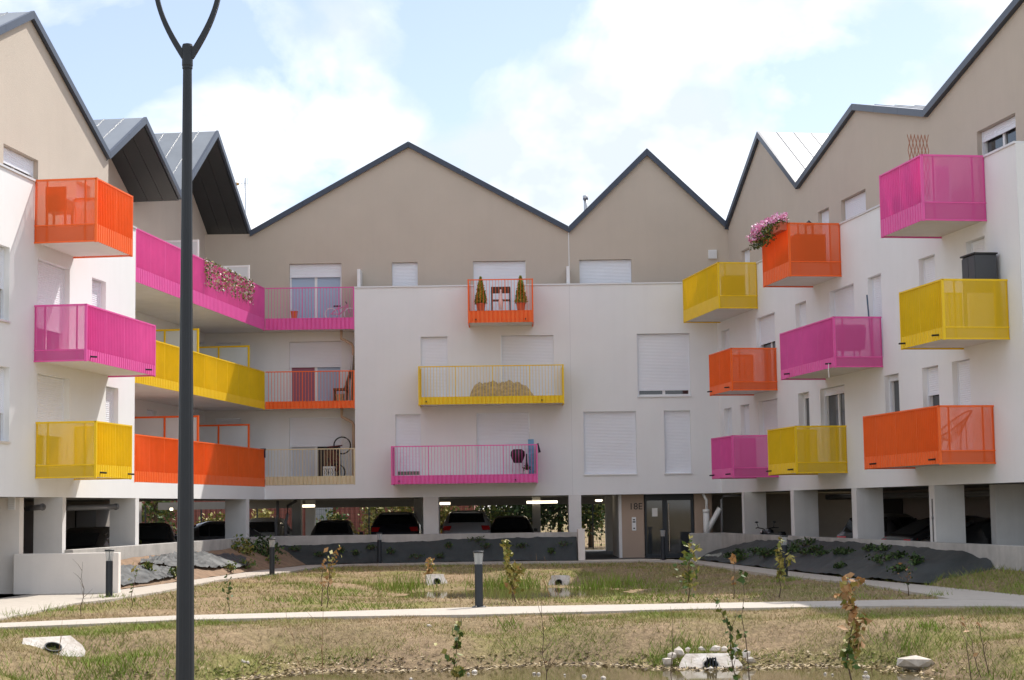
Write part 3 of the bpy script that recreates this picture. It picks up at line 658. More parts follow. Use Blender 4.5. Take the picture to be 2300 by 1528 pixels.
s = rs(2112, -.2, 1.5) ; m = MB(); m.tube([WR.F(s, -.05, .3), WR.F(s, -.05, 1.95), WR.F(s + .02, -.1, 2.08)], .065, 12); m.tube([WR.F(s, -.05, 1.75), WR.F(s - .05, -.5, 2.15), WR.F(s - .1, -.8, 2.25)], .05, 10); m.tube([WR.F(s, -.05, 1.45), WR.F(s, -.05, 1.52)], .075, 12); m.build('drain_pipe', GREYP, Rw, smooth=True)
for z in (2.05, 2.12):
    m = MB(); m.tube([WR.F(-18, -3.2, z), WR.F(-2, -3.2, z)], .06, 10); m.build('ceiling_pipe', GREYP, Rw, smooth=True)

# ================================================================== car park floors, low walls, banks
for k, (W_, a, b) in enumerate(((WL, -34, 1), (WC, -12, 8.6), (WR, -34, .6))):
    m = MB(); F = W_.F; z = .02 + .005 * k; m.face([F(a, -13, z), F(b, -13, z), F(b, .02, z), F(a, .02, z)]); struct(m.build('car_park_floor', ASPH, fix=False))
rw = thing('retaining_wall', 'long low raw concrete wall along the left wing and middle car park', 'wall', (CORN, D, 0), world=True)
sW0 = -19.0
m = MB(); m.box(WL.F, sW0, -.45, .03, .25, -.3, 1.0); m.build('wall_run', CONC, rw, bevel=.012)
xe = on_y(1297, 1200, 61.5)[0]
m = MB(); m.bx(-8.72, xe, 61.42, 61.64, -.3, .995); m.build('wall_run', CONC, rw, bevel=.012)
m = MB(); m.bx(xe, xe + .24, 61.0, 61.66, -.3, 1.1); m.build('end_block', CONCW, rw, bevel=.012)
a, b = on_z(30, 1328.5, 0), on_z(266, 1328.5, 0)
m = MB(); m.bx(on_y(30, 1290, 41.15)[0], on_y(266, 1290, 41.15)[0], 41.15, 41.4, -.3, .96); tag(m.build('low_wall', CONCW, bevel=.015), 'smooth pale rendered low wall at the foot of the left wing', 'wall')
rv = thing('retaining_wall', 'low raw concrete wall running along the right wing car park', 'wall', (7.3, 61, 0), world=True)
x0 = on_y(1549, 1200, 61.3)[0]
m = MB(); m.bx(x0, 7.42, 61.2, 61.42, -.3, .9); m.build('wall_run', CONC, rv, bevel=.012)
m = MB(); m.box(WR.F, -30, -.55, .03, .25, -.3, .895); m.build('wall_run', CONC, rv, bevel=.012)

from mathutils import noise as MN
def nz(x, y, s, o=3): return MN.fractal(Vector((x * s, y * s, 3.7)), 1.0, 2.0, o)
def ridg(x, y, s): return 1 - abs(MN.noise(Vector((x * s, y * s, 9.1)))) * 2
BANKS = {}
def bank(name, top, bot, m, amp=.05, nu=90, nv=16, crump=0, lift=0, profile=lambda v: v, v0=0, v1=1):
    """sheet or soil slope between an upper and a lower line (3-D polylines)"""
    def samp(P, n):
        P = np.array(P, float); d = np.concatenate([[0], np.cumsum(np.linalg.norm(np.diff(P, axis=0), axis=1))]); u = np.linspace(0, d[-1], n)
        return np.stack([np.interp(u, d, P[:, i]) for i in range(3)], -1)
    A, B = samp(top, nu), samp(bot, nu); v = np.linspace(v0, v1, nv)[:, None, None]
    G = A[None] * (1 - v) + B[None] * v
    zv = np.vectorize(profile)(v); G[..., 2] = A[None, :, 2] * (1 - zv[..., 0]) + B[None, :, 2] * zv[..., 0] + lift
    for i in range(nv):
        for j in range(nu):
            x, y = G[i, j, 0], G[i, j, 1]; e = math.sin(math.pi * min(max((i + .5) / nv, .08), .92)) ** .5
            G[i, j, 2] += amp * e * nz(x, y, 1.3)
            if crump:
                wx, wy = x + .5 * nz(x + 3, y, .9), y + .5 * nz(x, y + 5, .9); r = ridg(wx, wy, .9) * .5 + ridg(wy * 1.1 - wx * .3, wx + wy * .6, 1.9) * .35 + ridg(wx + 4, wy, 4.2) * .22
                G[i, j, 2] += crump * max(0, r) ** 2 ; G[i, j, 0] += crump * .6 * nz(x + 9, y, 2.2); G[i, j, 1] += crump * .5 * nz(x, y + 7, 2.2)
    o = grid_mesh(name, G[..., 0], G[..., 1], G[..., 2], m); BANKS[o.name] = G; return o
FABR = mat('weed_fabric', (.028, .034, .034), .6, var=.3, vscale=2.5, bump=.4, bscale=30)
SHEET = mat('black_plastic_sheet', (.05, .055, .058), .6, spec=.3, var=.3, vscale=4, bump=.3, bscale=9)
SOIL = mat('dry_soil', (.24, .155, .095), .95, var=.3, vscale=4, bump=.7, bscale=18)
def wsz(W, px, py, t):
    s, z = W.sz(px, py, t); return W.F(s, t, z)
gp = lambda px, py, z=.03: tuple(on_z(px, py, 0)[:2]) + (z,)
top = [(6.4, 61.15, .02), (7.0, 61.15, .3)] + [wsz(WR, x, y, .27) for x, y in ((1695, 1216), (1789, 1213), (1914, 1220), (2056, 1230), (2161, 1241), (2225, 1262))]
bot = [gp(1566, 1259.5), gp(1640, 1268), gp(1700, 1275), gp(1800, 1287), gp(1928, 1301), gp(2050, 1312)] + [WR.F(WR.s_of(x, t, z), t, z) for x, t, z in ((2120, 1.15, .05), (2185, .75, .14), (2236, .30, .3))]
tag(bank('weed_fabric', top, bot, FABR, .07, 120, 18, crump=.05), 'dark weed control fabric over the mound along the right wing wall', 'fabric')
GT = [WR.F(WR.s_of(x, .27, .4), .27, z) for x, z in ((2150, .3), (2215, .36), (2300, .36), (2420, .3))]
GB = [gp(x, y, -.01) for x, y in ((2086, 1316.5), (2180, 1327), (2300, 1338.5), (2400, 1348))]
struct(bank('grass_bank', GT, GB, GM, .03, 60, 10))
top = [(x, 61.4, z) for x, z in zip(np.linspace(-8.4, xe - .02, 9), (.62, .66, .7, .72, .75, .8, .79, .83, .80))]
bot = [(x, y, .02) for x, y in zip(np.linspace(-8.0, xe - .02, 9), (59.4, 60.0, 60.5, 60.8, 60.95, 61.0, 61.0, 61.0, 61.02))]
tag(bank('weed_fabric', top, bot, FABR, .05, 130, 16, crump=.04, profile=lambda v: v ** .8), 'dark weed control fabric hanging against the middle car park wall', 'fabric')
LT = [wsz(WL, x, 1240 - (x - 268) * .06, .27) for x in (268, 312, 380, 450, 520, 575)] + [(-8.3, 61.38, .6)]
LT = [(p[0], p[1], z) for p, z in zip(LT, (.66, .7, .68, .68, .68, .66, .62))]
LBt = [gp(268, 1326), gp(330, 1318.5), gp(400, 1309), gp(490, 1296), gp(573, 1284), gp(644, 1276), gp(715, 1268)]
struct(bank('soil_bank', LT, LBt, SOIL, .05, 120, 18))
mid = lambda i, v: tuple(np.array(LT[i]) * (1 - v) + np.array(LBt[i]) * v)
tag(bank('plastic_sheet', [mid(0, .35), mid(1, .42), mid(2, .62)], [mid(0, .98), mid(1, .97), mid(2, .9)], SHEET, .04, 70, 26, crump=.09, lift=.05), 'crumpled black plastic sheet right behind the pale low wall', 'plastic sheet')
tag(bank('plastic_sheet', [mid(1, .22), mid(2, .1), mid(3, .12), mid(4, .5)], [mid(1, .38), mid(2, .55), mid(3, .8), mid(4, .93)], SHEET, .04, 90, 28, crump=.11, lift=.06), 'crumpled black plastic sheet strewn on the soil bank behind the street lamp', 'plastic sheet')

# ================================================================== street lamp (foreground)
LX, LY = -735 * 15 / FPX, 15.0
sl = thing('street_lamp', 'tall anthracite street lamp with forked top standing in the foreground', 'street lamp', (LX, LY, hz(LX, LY)))
LZ = on_y(418, 150, LY)[2] - hz(LX, LY) - 5.56
m = MB(); n = 32; L_ = []
for z, r in ((0, .081), (.5, .079), (2, .069), (4, .052), (5.62 + LZ, .0385)):
    L_.append([((r - (.0035 if j % 4 == 0 else 0)) * math.cos(2 * math.pi * j / n), (r - (.0035 if j % 4 == 0 else 0)) * math.sin(2 * math.pi * j / n), z) for j in range(n)])
m.ring(L_); m.build('pole', DARKM, sl, smooth=False)
m = MB(); m.lathe([(.045, 5.54), (.045, 5.56), (.048, 5.57), (.048, 5.74), (.042, 5.76), (.01, 5.77)], 24, (0, 0, LZ)); m.build('collar', DARKM, sl, smooth=False)
m = MB(); m.bx(-.17, .17, -.17, .17, 0, .025); m.build('base_plate', DARKM, sl)
for sg in (-1, 1):
    m = MB(); L_ = []
    za_ = np.linspace(5.64, 6.9, 22); kx, kz = (.03, .085, .165, .225, .262, .28, .268, .22), (5.64, 5.76, 5.88, 6.0, 6.14, 6.35, 6.65, 6.9)
    cf = np.polyfit(kz, kx, 4)
    for z in za_:
        x = float(np.polyval(cf, z)); hw = .026 - .008 * min(1, (z - 5.64) / .4); z = z + LZ
        L_.append([(sg * (x - hw), -.024, z + .01), (sg * (x + hw), -.024, z - .01), (sg * (x + hw), .024, z - .01), (sg * (x - hw), .024, z + .01)])
    m.ring(L_); m.build('arm', DARKM, sl)
m = MB(); m.lathe([(.05, 6.84), (.24, 6.86), (.30, 6.92), (.28, 6.98), (.05, 7.03)], 28, (0, 0, LZ)); lh_ = m.build('lamp_head', DARKM, sl, smooth=True)
m = MB(); m.lathe([(.02, 6.80), (.2, 6.82), (.2, 6.855), (.02, 6.856)], 24, (0, 0, LZ)); m.build('diffuser', CLEAR, lh_, smooth=True)

# ================================================================== bollard lights
bo = None
BL = {245: (1343, 'dark bollard light in front of the pale low wall on the left'), 611: (1292, 'dark bollard light beside the curved left path'), 858: (1264.5, 'dark bollard light standing in front of the middle fabric covered wall'),
      1076: (1365.5, 'nearest dark bollard light, on the edge of the front path'), 1490: (1259, 'dark bollard light in front of the glass entrance door'), 1763: (1297, 'dark bollard light beside the right path against the dark mound')}
for px, (py, lab) in BL.items():
    P = on_z(px, py, 0); loc = (P[0], min(P[1], 60.7), .01)
    if bo is None:
        bo = thing('bollard_light', lab, 'bollard light', loc, 'bollard lights along the paths')
        m = MB(); m.lathe([(.135, 0), (.135, .012), (.128, .016), (.01, .017)], 28); m.build('base_plate', DARKM, bo)
        m = MB(); m.lathe([(.078, .012), (.078, .80), (.072, .815), (.01, .816)], 28); m.build('post', DARKM, bo, smooth=False)
        m = MB(); m.lathe([(.072, .812), (.096, 1.03)], 28); m.f = m.f[:-2]; m.m = m.m[:-2]; m.build('glass', CLEAR, bo, smooth=True)
        m = MB(); m.lathe([(.04, .81), (.03, .86), (.012, .95), (.01, 1.03)], 16); m.build('reflector', DARKM, bo, smooth=True)
        m = MB(); m.lathe([(.09, 1.025), (.107, 1.03), (.108, 1.055), (.1, 1.064), (.01, 1.068)], 28); m.build('cap', DARKM, bo)
        for k in range(4): m = MB(); m.lathe([(.012, .015), (.012, .035), (.002, .036)], 6, (.11 * math.cos(k * math.pi / 2 + .7), .11 * math.sin(k * math.pi / 2 + .7), 0)); m.build('bolt', CHROME, bo)
    else: dup(bo, loc, random.uniform(0, 3), lab)

# ================================================================== cars
CGLASS = mat('car_glass', (.012, .014, .016), .05, spec=.7)
def car(label, body, loc, rotz, kind='hatch', H=1.5, Wd=1.78, Ln=4.1):
    t = thing('parked_car', label, 'car', loc, 'cars parked in the open ground floor', rotz)
    hs, ws, lsn = H / 1.64, Wd / 1.82, Ln / 4.4
    tail = 0 if kind != 'sedan' else .55
    S = [(0.0, .42, .78, .79, .78, .74), (.06, .28, .94, .95, .86, .78), (.16, .24, 1.01, 1.03, .90, .74), (.58 + tail, .22, 1.02, 1.55, .91, .64), (1.15 + tail * .6, .20, 1.0, 1.64, .91, .645), (2.2, .20, .98, 1.63, .91, .645),
         (2.75, .20, .98, 1.50, .91, .63), (3.42, .2, .97, 1.02, .90, .70), (4.1, .22, .86, .90, .86, .70), (4.32, .28, .74, .76, .80, .66), (4.4, .4, .6, .62, .70, .6)]
    bl = .13 if kind == 'suv' else 0
    S = [(y, a, b + bl * (b > .9), c + bl * (1.0 < c < 1.1 and y < 1), d, e) for y, a, b, c, d, e in S]
    S = [(y * lsn, a, b * hs, c * hs, d * ws, e * ws) for y, a, b, c, d, e in S]
    def sec(q):
        y, zb, zl, zt, wb, wt = q
        R = [(wb * .88, zb), (wb * .97, zb + .12), (wb, (zb + zl) / 2), (wb * .985, zl), ((wb + wt) / 2 * 1.0, zl + (zt - zl) * .52), (wt, zt - (zt - zl) * .1), (wt * .8, zt - .0), (wt * .4, zt + .012 * hs)]
        return [(x, y, z) for x, z in R] + [(-x, y, z) for x, z in R[::-1]]
    m = MB(); m.ring([sec(q) for q in S]); m.build('body', body, t, smooth=True)
    def side(q, f, o=.008):
        y, zb, zl, zt, wb, wt = q; x0, z0 = wb * .985, zl; x1, z1 = wt, zt - (zt - zl) * .1
        xm, zm = (wb + wt) / 2, zl + (zt - zl) * .52
        if f < .55: k = f / .55; x, z = x0 * (1 - k) + xm * k, z0 * (1 - k) + zm * k
        else: k = (f - .55) / .45; x, z = xm * (1 - k) + x1 * k, zm * (1 - k) + z1 * k
        return x + o, y, z
    for sg in (-1, 1):
        for i, j, fa, fb in ((3, 4, .12, .9), (4, 5, .1, .9), (5, 6, .1, .9)):
            m = MB(); A, B = S[i], S[j]; g = .04
            pts = []
            for f in np.linspace(fa, fb, 4): 
                a, b = np.array(side(A, f)), np.array(side(B, f)); pts.append((a * (1 - g) + b * g, b * (1 - g) + a * g))
            for (a0, b0), (a1, b1) in zip(pts[:-1], pts[1:]): m.face([(sg * p[0], p[1], p[2]) for p in (a0, b0, b1, a1)])
            m.build('side_window', CGLASS, t, fix=False)
    def pane(A, B, nm, dy):
        m = MB(); y0, y1 = A[0], B[0]; z0, z1 = A[3], B[3]; k0, k1 = .08, .92
        p = lambda k: (A[5] * (1 - k) + B[5] * k) * .93
        ya, yb, za, zb_ = y0 + (y1 - y0) * k0, y0 + (y1 - y0) * k1, z0 + (z1 - z0) * k0, z0 + (z1 - z0) * k1
        m.face([(-p(k0), ya + dy, za + .02), (p(k0), ya + dy, za + .02), (p(k1), yb + dy, zb_ + .02), (-p(k1), yb + dy, zb_ + .02)]); m.build(nm, CGLASS, t, fix=False)
    pane(S[2], S[3], 'rear_window', -.02); pane(S[7], S[6], 'windscreen', .02)
    for sg in (-1, 1):
        m = MB(); x = S[1][4]; m.hexa([(sg * (x - .26), -.015, (.80 + bl) * hs), (sg * (x + .0), .03, (.80 + bl) * hs), (sg * (x + .03), .2, (.84 + bl) * hs), (sg * (x - .26), .1, (.82 + bl) * hs), (sg * (x - .32), .03, (.96 + bl) * hs), (sg * (x - .02), .06, (.96 + bl) * hs), (sg * (x + .03), .26, (.99 + bl) * hs), (sg * (x - .3), .13, (.97 + bl) * hs)]); m.build('tail_light', REDL, t)
        m = MB(); m.hexa([(sg * (x - .3), Ln - .2, .66 * hs), (sg * (x - .02), Ln - .32, .66 * hs), (sg * (x - .02), Ln - .2, .66 * hs), (sg * (x - .28), Ln - .06, .66 * hs), (sg * (x - .3), Ln - .22, .78 * hs), (sg * (x), Ln - .36, .79 * hs), (sg * (x), Ln - .25, .78 * hs), (sg * (x - .28), Ln - .1, .76 * hs)]); m.build('headlight', CHROME, t)
        m = MB(); yx = S[6][0] + .1; m.hexa([(sg * (.92 * ws), yx, .98 * hs), (sg * (1.08 * ws), yx, .97 * hs), (sg * (1.08 * ws), yx + .1, .98 * hs), (sg * (.92 * ws), yx + .12, .98 * hs), (sg * (.92 * ws), yx, 1.1 * hs), (sg * (1.07 * ws), yx, 1.09 * hs), (sg * (1.07 * ws), yx + .08, 1.08 * hs), (sg * (.92 * ws), yx + .12, 1.08 * hs)]); m.build('mirror', BLACK, t)
        for y in (.85 * lsn, 3.5 * lsn):
            m = MB(); m.ring([[(sg * xx, y + r * math.cos(k * math.pi / 12), .32 + r * math.sin(k * math.pi / 12)) for k in range(24)] for xx, r in ((.68 * ws, .28), (.70 * ws, .32), (.885 * ws, .32), (.905 * ws, .28))]); wh = m.build('wheel', RUBBER, t)
            m = MB(); m.ring([[(sg * xx, y + r * math.cos(k * math.pi / 10), .32 + r * math.sin(k * math.pi / 10)) for k in range(20)] for xx, r in ((.90 * ws, .2), (.912 * ws, .17), (.90 * ws, .05))]); m.build('rim', GALV, wh)
    m = MB(); m.bx(-.26, .26, -.03, -.004 + .03, .70 * hs, .81 * hs); m.build('number_plate', PLATE, t)
    m = MB(); m.bx(-.8 * ws, .8 * ws, -.02, .12, .32, .5); m.build('bumper', BLACK, t, bevel=.02)
    if kind == 'suv':
        for sg in (-1, 1): m = MB(); m.tube([(sg * .58 * ws, .9, 1.66 * hs), (sg * .58 * ws, 2.3, 1.665 * hs)], .02, 6); m.build('roof_rail', BLACK, t)
        m = MB(); m.bx(-.5 * ws, .5 * ws, .45, .72, 1.56 * hs, 1.60 * hs); m.build('spoiler', body, t, bevel=.012)
    return t
CB = lambda n, c: mat('car_paint_' + n, c, .3, metal=.3, coat=.8)
BLK, SIL, NAVY, WHT, GRY = CB('black', (.012, .012, .014)), CB('silver', (.42, .42, .44)), CB('dark_blue', (.018, .02, .03)), CB('white', (.6, .6, .6)), CB('grey', (.09, .09, .095))
cxp = lambda px, Y: on_y(px, 1160, Y)[0]
car('silver car with red rear lights just right of the white middle pillar', SIL, (cxp(1047, 66), 66, .1), 0, 'suv', 1.68, 1.86, 4.5)
car('dark tall car with roof rails parked behind the middle of the fabric wall', NAVY, (cxp(886, 66), 66, .1), 0, 'suv', 1.66, 1.86, 4.5)
car('low black hatchback parked right beside the silver car', BLK, (cxp(1148, 66.5), 66.5, .03), 0, 'hatch', 1.52, 1.75, 4.0)
car('small dark hatchback with pale mirrors left of the dark tall car', GRY, (cxp(743, 66.3), 66.3, .03), 0, 'hatch', 1.46, 1.7, 3.9)
car('white roofed car parked behind two grey drain pipes', WHT, (cxp(612, 70.5), 70.5, .03), math.pi, 'hatch', 1.58, 1.78, 4.2)
car('dark saloon seen side-on between two left wing pillars', GRY, (cxp(430, 62) - 1.2, 63.5, .03), R_(-78), 'sedan', 1.5, 1.78, 4.5)
car('black hatchback with bright rear light seen right of the second left pillar', BLK, (cxp(338, 55), 54.5, .03), R_(8), 'hatch', 1.52, 1.75, 4.1)
car('black car hidden in the dark bay between the two near left pillars', BLK, (cxp(205, 49), 51.5, .03), math.pi - .1, 'hatch', 1.46, 1.76, 4.2)
car('grey hatchback with red rear light behind the third right wing pillar', GRY, (cxp(1935, 50.5), 50.5, .03), R_(-35), 'hatch', 1.52, 1.76, 4.2)
car('black saloon between the third and fourth right wing pillars', BLK, (cxp(2005, 47.5), 47.5, .03), R_(-75), 'sedan', 1.46, 1.8, 4.5)
car('black car with sloping bonnet behind the nearest right wing pillar', BLK, (cxp(2085, 44.4), 44.4, .03), R_(-80), 'sedan', 1.42, 1.76, 4.2)

# motorcycle under the right wing
P = (cxp(1732, 57.5), 57.5, .03)
mo = thing('motorcycle', 'dark motorcycle parked between the first two right wing pillars', 'motorcycle', P, rotz=R_(20))
for y in (-.68, .68):
    m = MB(); m.ring([[(x, y + r * math.cos(k * math.pi / 12), .31 + r * math.sin(k * math.pi / 12)) for k in range(24)] for x, r in ((-.06, .25), (-.05, .3), (.05, .3), (.06, .25))]); m.build('wheel', RUBBER, mo)
m = MB(); m.tube([(0, -.68, .31), (0, -.3, .45), (0, .25, .75), (0, .5, .85)], .05, 8); m.tube([(0, -.3, .45), (0, .3, .35), (0, .45, .85)], .045, 8); m.build('frame', BLACK, mo)
m = MB(); m.ring([[(x * .13, y, z + .09 * zz_) for x, zz_ in ((-1, 0), (-.7, 1), (.7, 1), (1, 0), (.6, -.8), (-.6, -.8))] for y, z in ((-.75, .86), (-.4, .80), (0, .82))]); m.build('seat', BLACK, mo, smooth=True)
m = MB(); m.ring([[(x * w_, y, z + .13 * zz_) for x, zz_ in ((-1, 0), (-.7, 1), (.7, 1), (1, 0), (.6, -.9), (-.6, -.9))] for y, z, w_ in ((0, .85, .1), (.2, .9, .16), (.42, .9, .1))]); m.build('tank', NAVY, mo, smooth=True)
m = MB(); m.bx(-.14, .14, -.15, .25, .28, .62); m.build('engine', GREYP, mo, bevel=.03)
for sg in (-1, 1):
    m = MB(); m.tube([(sg * .09, .68, .31), (sg * .09, .46, .98)], .025, 8); m.build('fork', CHROME, mo)
    m = MB(); m.tube([(sg * .02, .44, 1.02), (sg * .32, .36, 1.08), (sg * .42, .28, 1.06)], .018, 8); m.build('handlebar', BLACK, mo)
    m = MB(); m.tube([(sg * .28, .38, 1.08), (sg * .33, .4, 1.25)], .01, 6); m.lathe([(.01, 0), (.06, .02), (.06, .05), (.01, .07)], 10, (sg * .33, .4, 1.22)); m.build('mirror', BLACK, mo)
m = MB(); m.lathe([(.02, -.08), (.1, -.05), (.11, .03), (.03, .08)], 14, (0, .58, .92)); m.build('headlight', CHROME, mo, smooth=True)

# ================================================================== behind the car park: red shed, fence, trees
REDW = mat('red_cladding', (.30, .10, .075), .6, var=.12, vscale=1.5, streak=.2); GREYW = mat('grey_cladding', (.36, .37, .39), .6, var=.08)
sh = thing('warehouse', 'red corrugated metal warehouse seen through the open car park', 'building', (-14, 88, 0), world=True)
m = MB(); xa, xb = -32, on_y(1065, 1150, 88)[0]; n = int((xb - xa) / .25); pr_ = []
for i in range(n): pr_ += [(xa + i * .25, 88), (xa + i * .25 + .14, 88), (xa + i * .25 + .17, 88.05), (xa + i * .25 + .22, 88.05)]
for (p, q), (p2, q2) in zip(pr_[:-1], pr_[1:]): m.face([(p, q, 0), (p2, q2, 0), (p2, q2, 6), (p, q, 6)])
m.build('cladding', REDW, sh, fix=False)
g0, g1 = on_y(706, 1150, 88)[0], on_y(748, 1150, 88)[0]; m = MB(); m.bx(g0, g1, 87.9, 87.98, 0, 5.9); m.build('door_panel', GREYW, sh)
m = MB(); m.bx(xa, xb, 88.1, 100, 0, 5.95); m.build('hall', REDW, sh); m = MB(); m.bx(xa - .2, xb + .2, 87.8, 100.2, 5.96, 6.3); m.build('roof_edge', GREYW, sh)
fe = thing('mesh_fence', 'dark welded mesh fence behind the car park', 'fence', (0, 78, 0), world=True)
for i, x in enumerate(np.arange(-24, 8.1, 2.5)):
    m = MB(); m.bx(x - .03, x + .03, 77.97, 78.03, 0, 2.2); m.build('fence_post', DARKM, fe)
    m = MB()
    for q in np.arange(x + .08, x + 2.44, .1): m.bx(q - .004, q + .004, 77.996, 78.004, .05, 2.15)
    for z in np.arange(.1, 2.16, .2): m.bx(x + .03, x + 2.47, 77.99, 77.995, z - .004, z + .004)
    m.build('mesh_panel', DARKM, fe, fix=False)
def leaf_mat(n, c, c2): 
    m = mat(n, c, .6, spec=.3, c2=c2, vscale=1.7); b = m.node_tree.nodes['Principled BSDF']; b.inputs['Subsurface Weight'].default_value = 0; return m
LG = leaf_mat('leaf_green', (.09, .15, .03), (.05, .095, .02)); LY = leaf_mat('leaf_yellow_green', (.22, .22, .04), (.12, .15, .03)); LD = leaf_mat('leaf_dark', (.045, .075, .025), (.025, .05, .015))
LO = leaf_mat('leaf_orange_brown', (.50, .29, .12), (.33, .17, .07)); LYB = leaf_mat('leaf_pale_yellow', (.42, .34, .10), (.26, .24, .06)); BARK = mat('bark', (.13, .085, .055), .9, var=.3, vscale=8)
def leafcloud(name, pts, size, mats, parent, aspect=1.7, idx=None):
    """many small folded leaves at the given points (parent-local coordinates)"""
    P = np.asarray(pts, float); n = len(P)
    d = rng.normal(size=(n, 3)); d /= np.linalg.norm(d, axis=1)[:, None]
    e = np.cross(d, rng.normal(size=(n, 3))); e /= np.linalg.norm(e, axis=1)[:, None]
    s = (size * rng.uniform(.6, 1.3, n))[:, None]
    nn = np.cross(d, e)
    A, B_, C_, D_ = P - d * s * aspect * .5, P + e * s * .5 + nn * s * .12, P + d * s * aspect * .5, P - e * s * .5 + nn * s * .12
    co = np.stack([A, B_, C_, D_], 1).reshape(-1, 3)
    me = bpy.data.meshes.new(name); me.vertices.add(4 * n); me.vertices.foreach_set('co', co.ravel())
    me.loops.add(6 * n); b = np.arange(n)[:, None] * 4
    me.loops.foreach_set('vertex_index', (b + np.array([0, 1, 2, 0, 2, 3])).ravel())
    me.polygons.add(2 * n); me.polygons.foreach_set('loop_start', np.arange(0, 6 * n, 3)); me.polygons.foreach_set('loop_total', np.full(2 * n, 3))
    for q in mats: me.materials.append(q)
    if len(mats) > 1:
        k = rng.integers(0, len(mats), n) if idx is None else np.asarray(idx); me.polygons.foreach_set('material_index', np.repeat(k, 2).astype(np.int32))
    me.update(calc_edges=True); o = bpy.data.objects.new(name, me); col.objects.link(o)
    if parent is not None: o.parent = parent; OFF[o] = (0, 0, 0)
    return o
def tree(label, loc, h, r, mats, n=1900, group='trees behind the car park', name='tree', leaf=.13):
    t = thing(name, label, 'tree', loc, group)
    m = MB(); m.tube([(0, 0, 0), (.05, .02, h * .35), (.0, .05, h * .8)], [.11, .08, .02], 8)
    for k in range(7):
        a = k * 2.4; z = h * (.25 + .08 * k); m.tube([(.03, 0, z), (math.cos(a) * r * .45, math.sin(a) * r * .45, z + h * .12), (math.cos(a) * r * .8, math.sin(a) * r * .8, z + h * .2)], [.04, .025, .008], 5)
    m.build('trunk', BARK, t, smooth=True)
    cl = [(math.cos(a) * r * q, math.sin(a) * r * q, z) for a, q, z in ((rng.uniform(0, 6.3), rng.uniform(0, .75), h * rng.uniform(.22, .93)) for _ in range(26))]
    pts = np.concatenate([np.array(c) + rng.normal(size=(n // 26, 3)) * np.array([r * .24, r * .24, h * .085]) for c in cl]); pts = pts[pts[:, 2] > .05]
    leafcloud('crown', pts, leaf, mats, t); return t
for px, Y, h, r, mm, lab in ((347, 79.5, 4.5, 1.5, [LG, LG, LY], 'bright green tree behind the black hatchback on the far left'), (905, 80.5, 2.6, 1.1, [LY, LYB], 'yellowish bush in front of the red warehouse behind the dark tall car'), (845, 81, 2.5, 1.0, [LYB, LY], 'yellowish bush in front of the red warehouse right of the grey door panel'),
                             (745, 82, 1.9, .9, [LYB, LG], 'pale bush in front of the grey door panel of the red warehouse'), (1000, 81, 2.3, .8, [LY, LYB], 'yellow green bush just left of the silver car'), (1090, 80, 4.8, 1.5, [LY, LG], 'yellow green tree behind the silver car'), (1140, 81, 5.0, 1.6, [LG, LY], 'leafy tree behind the low black hatchback'),
                             (1195, 80, 5.2, 1.5, [LG, LD], 'dark leafy tree left of the middle end pillar'), (1255, 80.5, 5.2, 1.6, [LD, LG], 'dark green tree seen just left of the white end pillar'), (1325, 80, 5.0, 1.5, [LD, LG, LY], 'dark green tree seen through the entrance passage'), (1378, 82, 5.0, 1.4, [LD, LG], 'dark green tree at the right of the entrance passage'),
                             (590, 81, 1.9, .8, [LYB, LYB], 'straw coloured bush left of the white roofed car'), (475, 81, 1.7, .8, [LYB, LY], 'straw coloured bush above the dark saloon')):
    P = on_y(px, 1150, Y); tree(lab, (P[0], Y, 0), h, r, mm, n=700 if h < 3 else (3200 if LD in mm else 1800))

# ================================================================== things on the balconies
angL = math.atan2(WL.a[1], WL.a[0]); angR = math.atan2(WR.a[1], WR.a[0])
BROWNW = mat('dark_stained_wood', (.05, .03, .022), .5, var=.2, vscale=9); BURL = mat('burlap', (.54, .42, .26), .95, var=.35, vscale=9, bump=.8, bscale=30)
PINKB = mat('bike_pink', (.75, .25, .45), .35); WHITEB = mat('white_plastic', (.72, .72, .72), .4); BLUEB = mat('blue_print_card', (.16, .36, .55), .6, var=.3, vscale=8); ORB = mat('bucket_orange', (.8, .16, .02), .4); NAVYC = mat('navy_cloth', (.012, .016, .035), .9); PETAL = mat('petal_pink', (.75, .28, .5), .6); PETAL2 = mat('petal_light', (.8, .5, .66), .6); TRELL = mat('trellis_wood', (.36, .18, .11), .7); SLATE = mat('slate_plastic', (.055, .06, .07), .5)
a, b, dp, k = RB['R1']
m = MB(); m.box(WR.F, a + .4, a + .9, .3, 1.0, ZF[k], ZF[k] + .75); tag(m.build('planter_box', WOODB, bevel=.03), 'dark box behind the end panel of the yellow top right balcony', 'box')
dr_ = thing('drying_rack', 'white drying rack on the yellow top right balcony', 'drying rack', WR.F(b - 1.6, .7, ZF[k]), world=True)
for i in range(6): m = MB(); q = b - 2.6 + i * .42; m.tube([WR.F(q, .35, ZT[k] + .05), WR.F(q, 1.2, ZT[k] + .06)], .012, 5); m.build('bar', WHITEB, dr_)
for t in (.36, 1.18):
    m = MB(); m.tube([WR.F(b - 2.65, t, ZT[k] + .05), WR.F(b - .45, t, ZT[k] + .05)], .012, 5); m.build('side_rail', WHITEB, dr_)
    for q in (b - 2.5, b - .6): m = MB(); m.tube([WR.F(q, t, ZF[k]), WR.F(q, t, ZT[k] + .05)], .012, 5); m.build('leg', WHITEB, dr_)
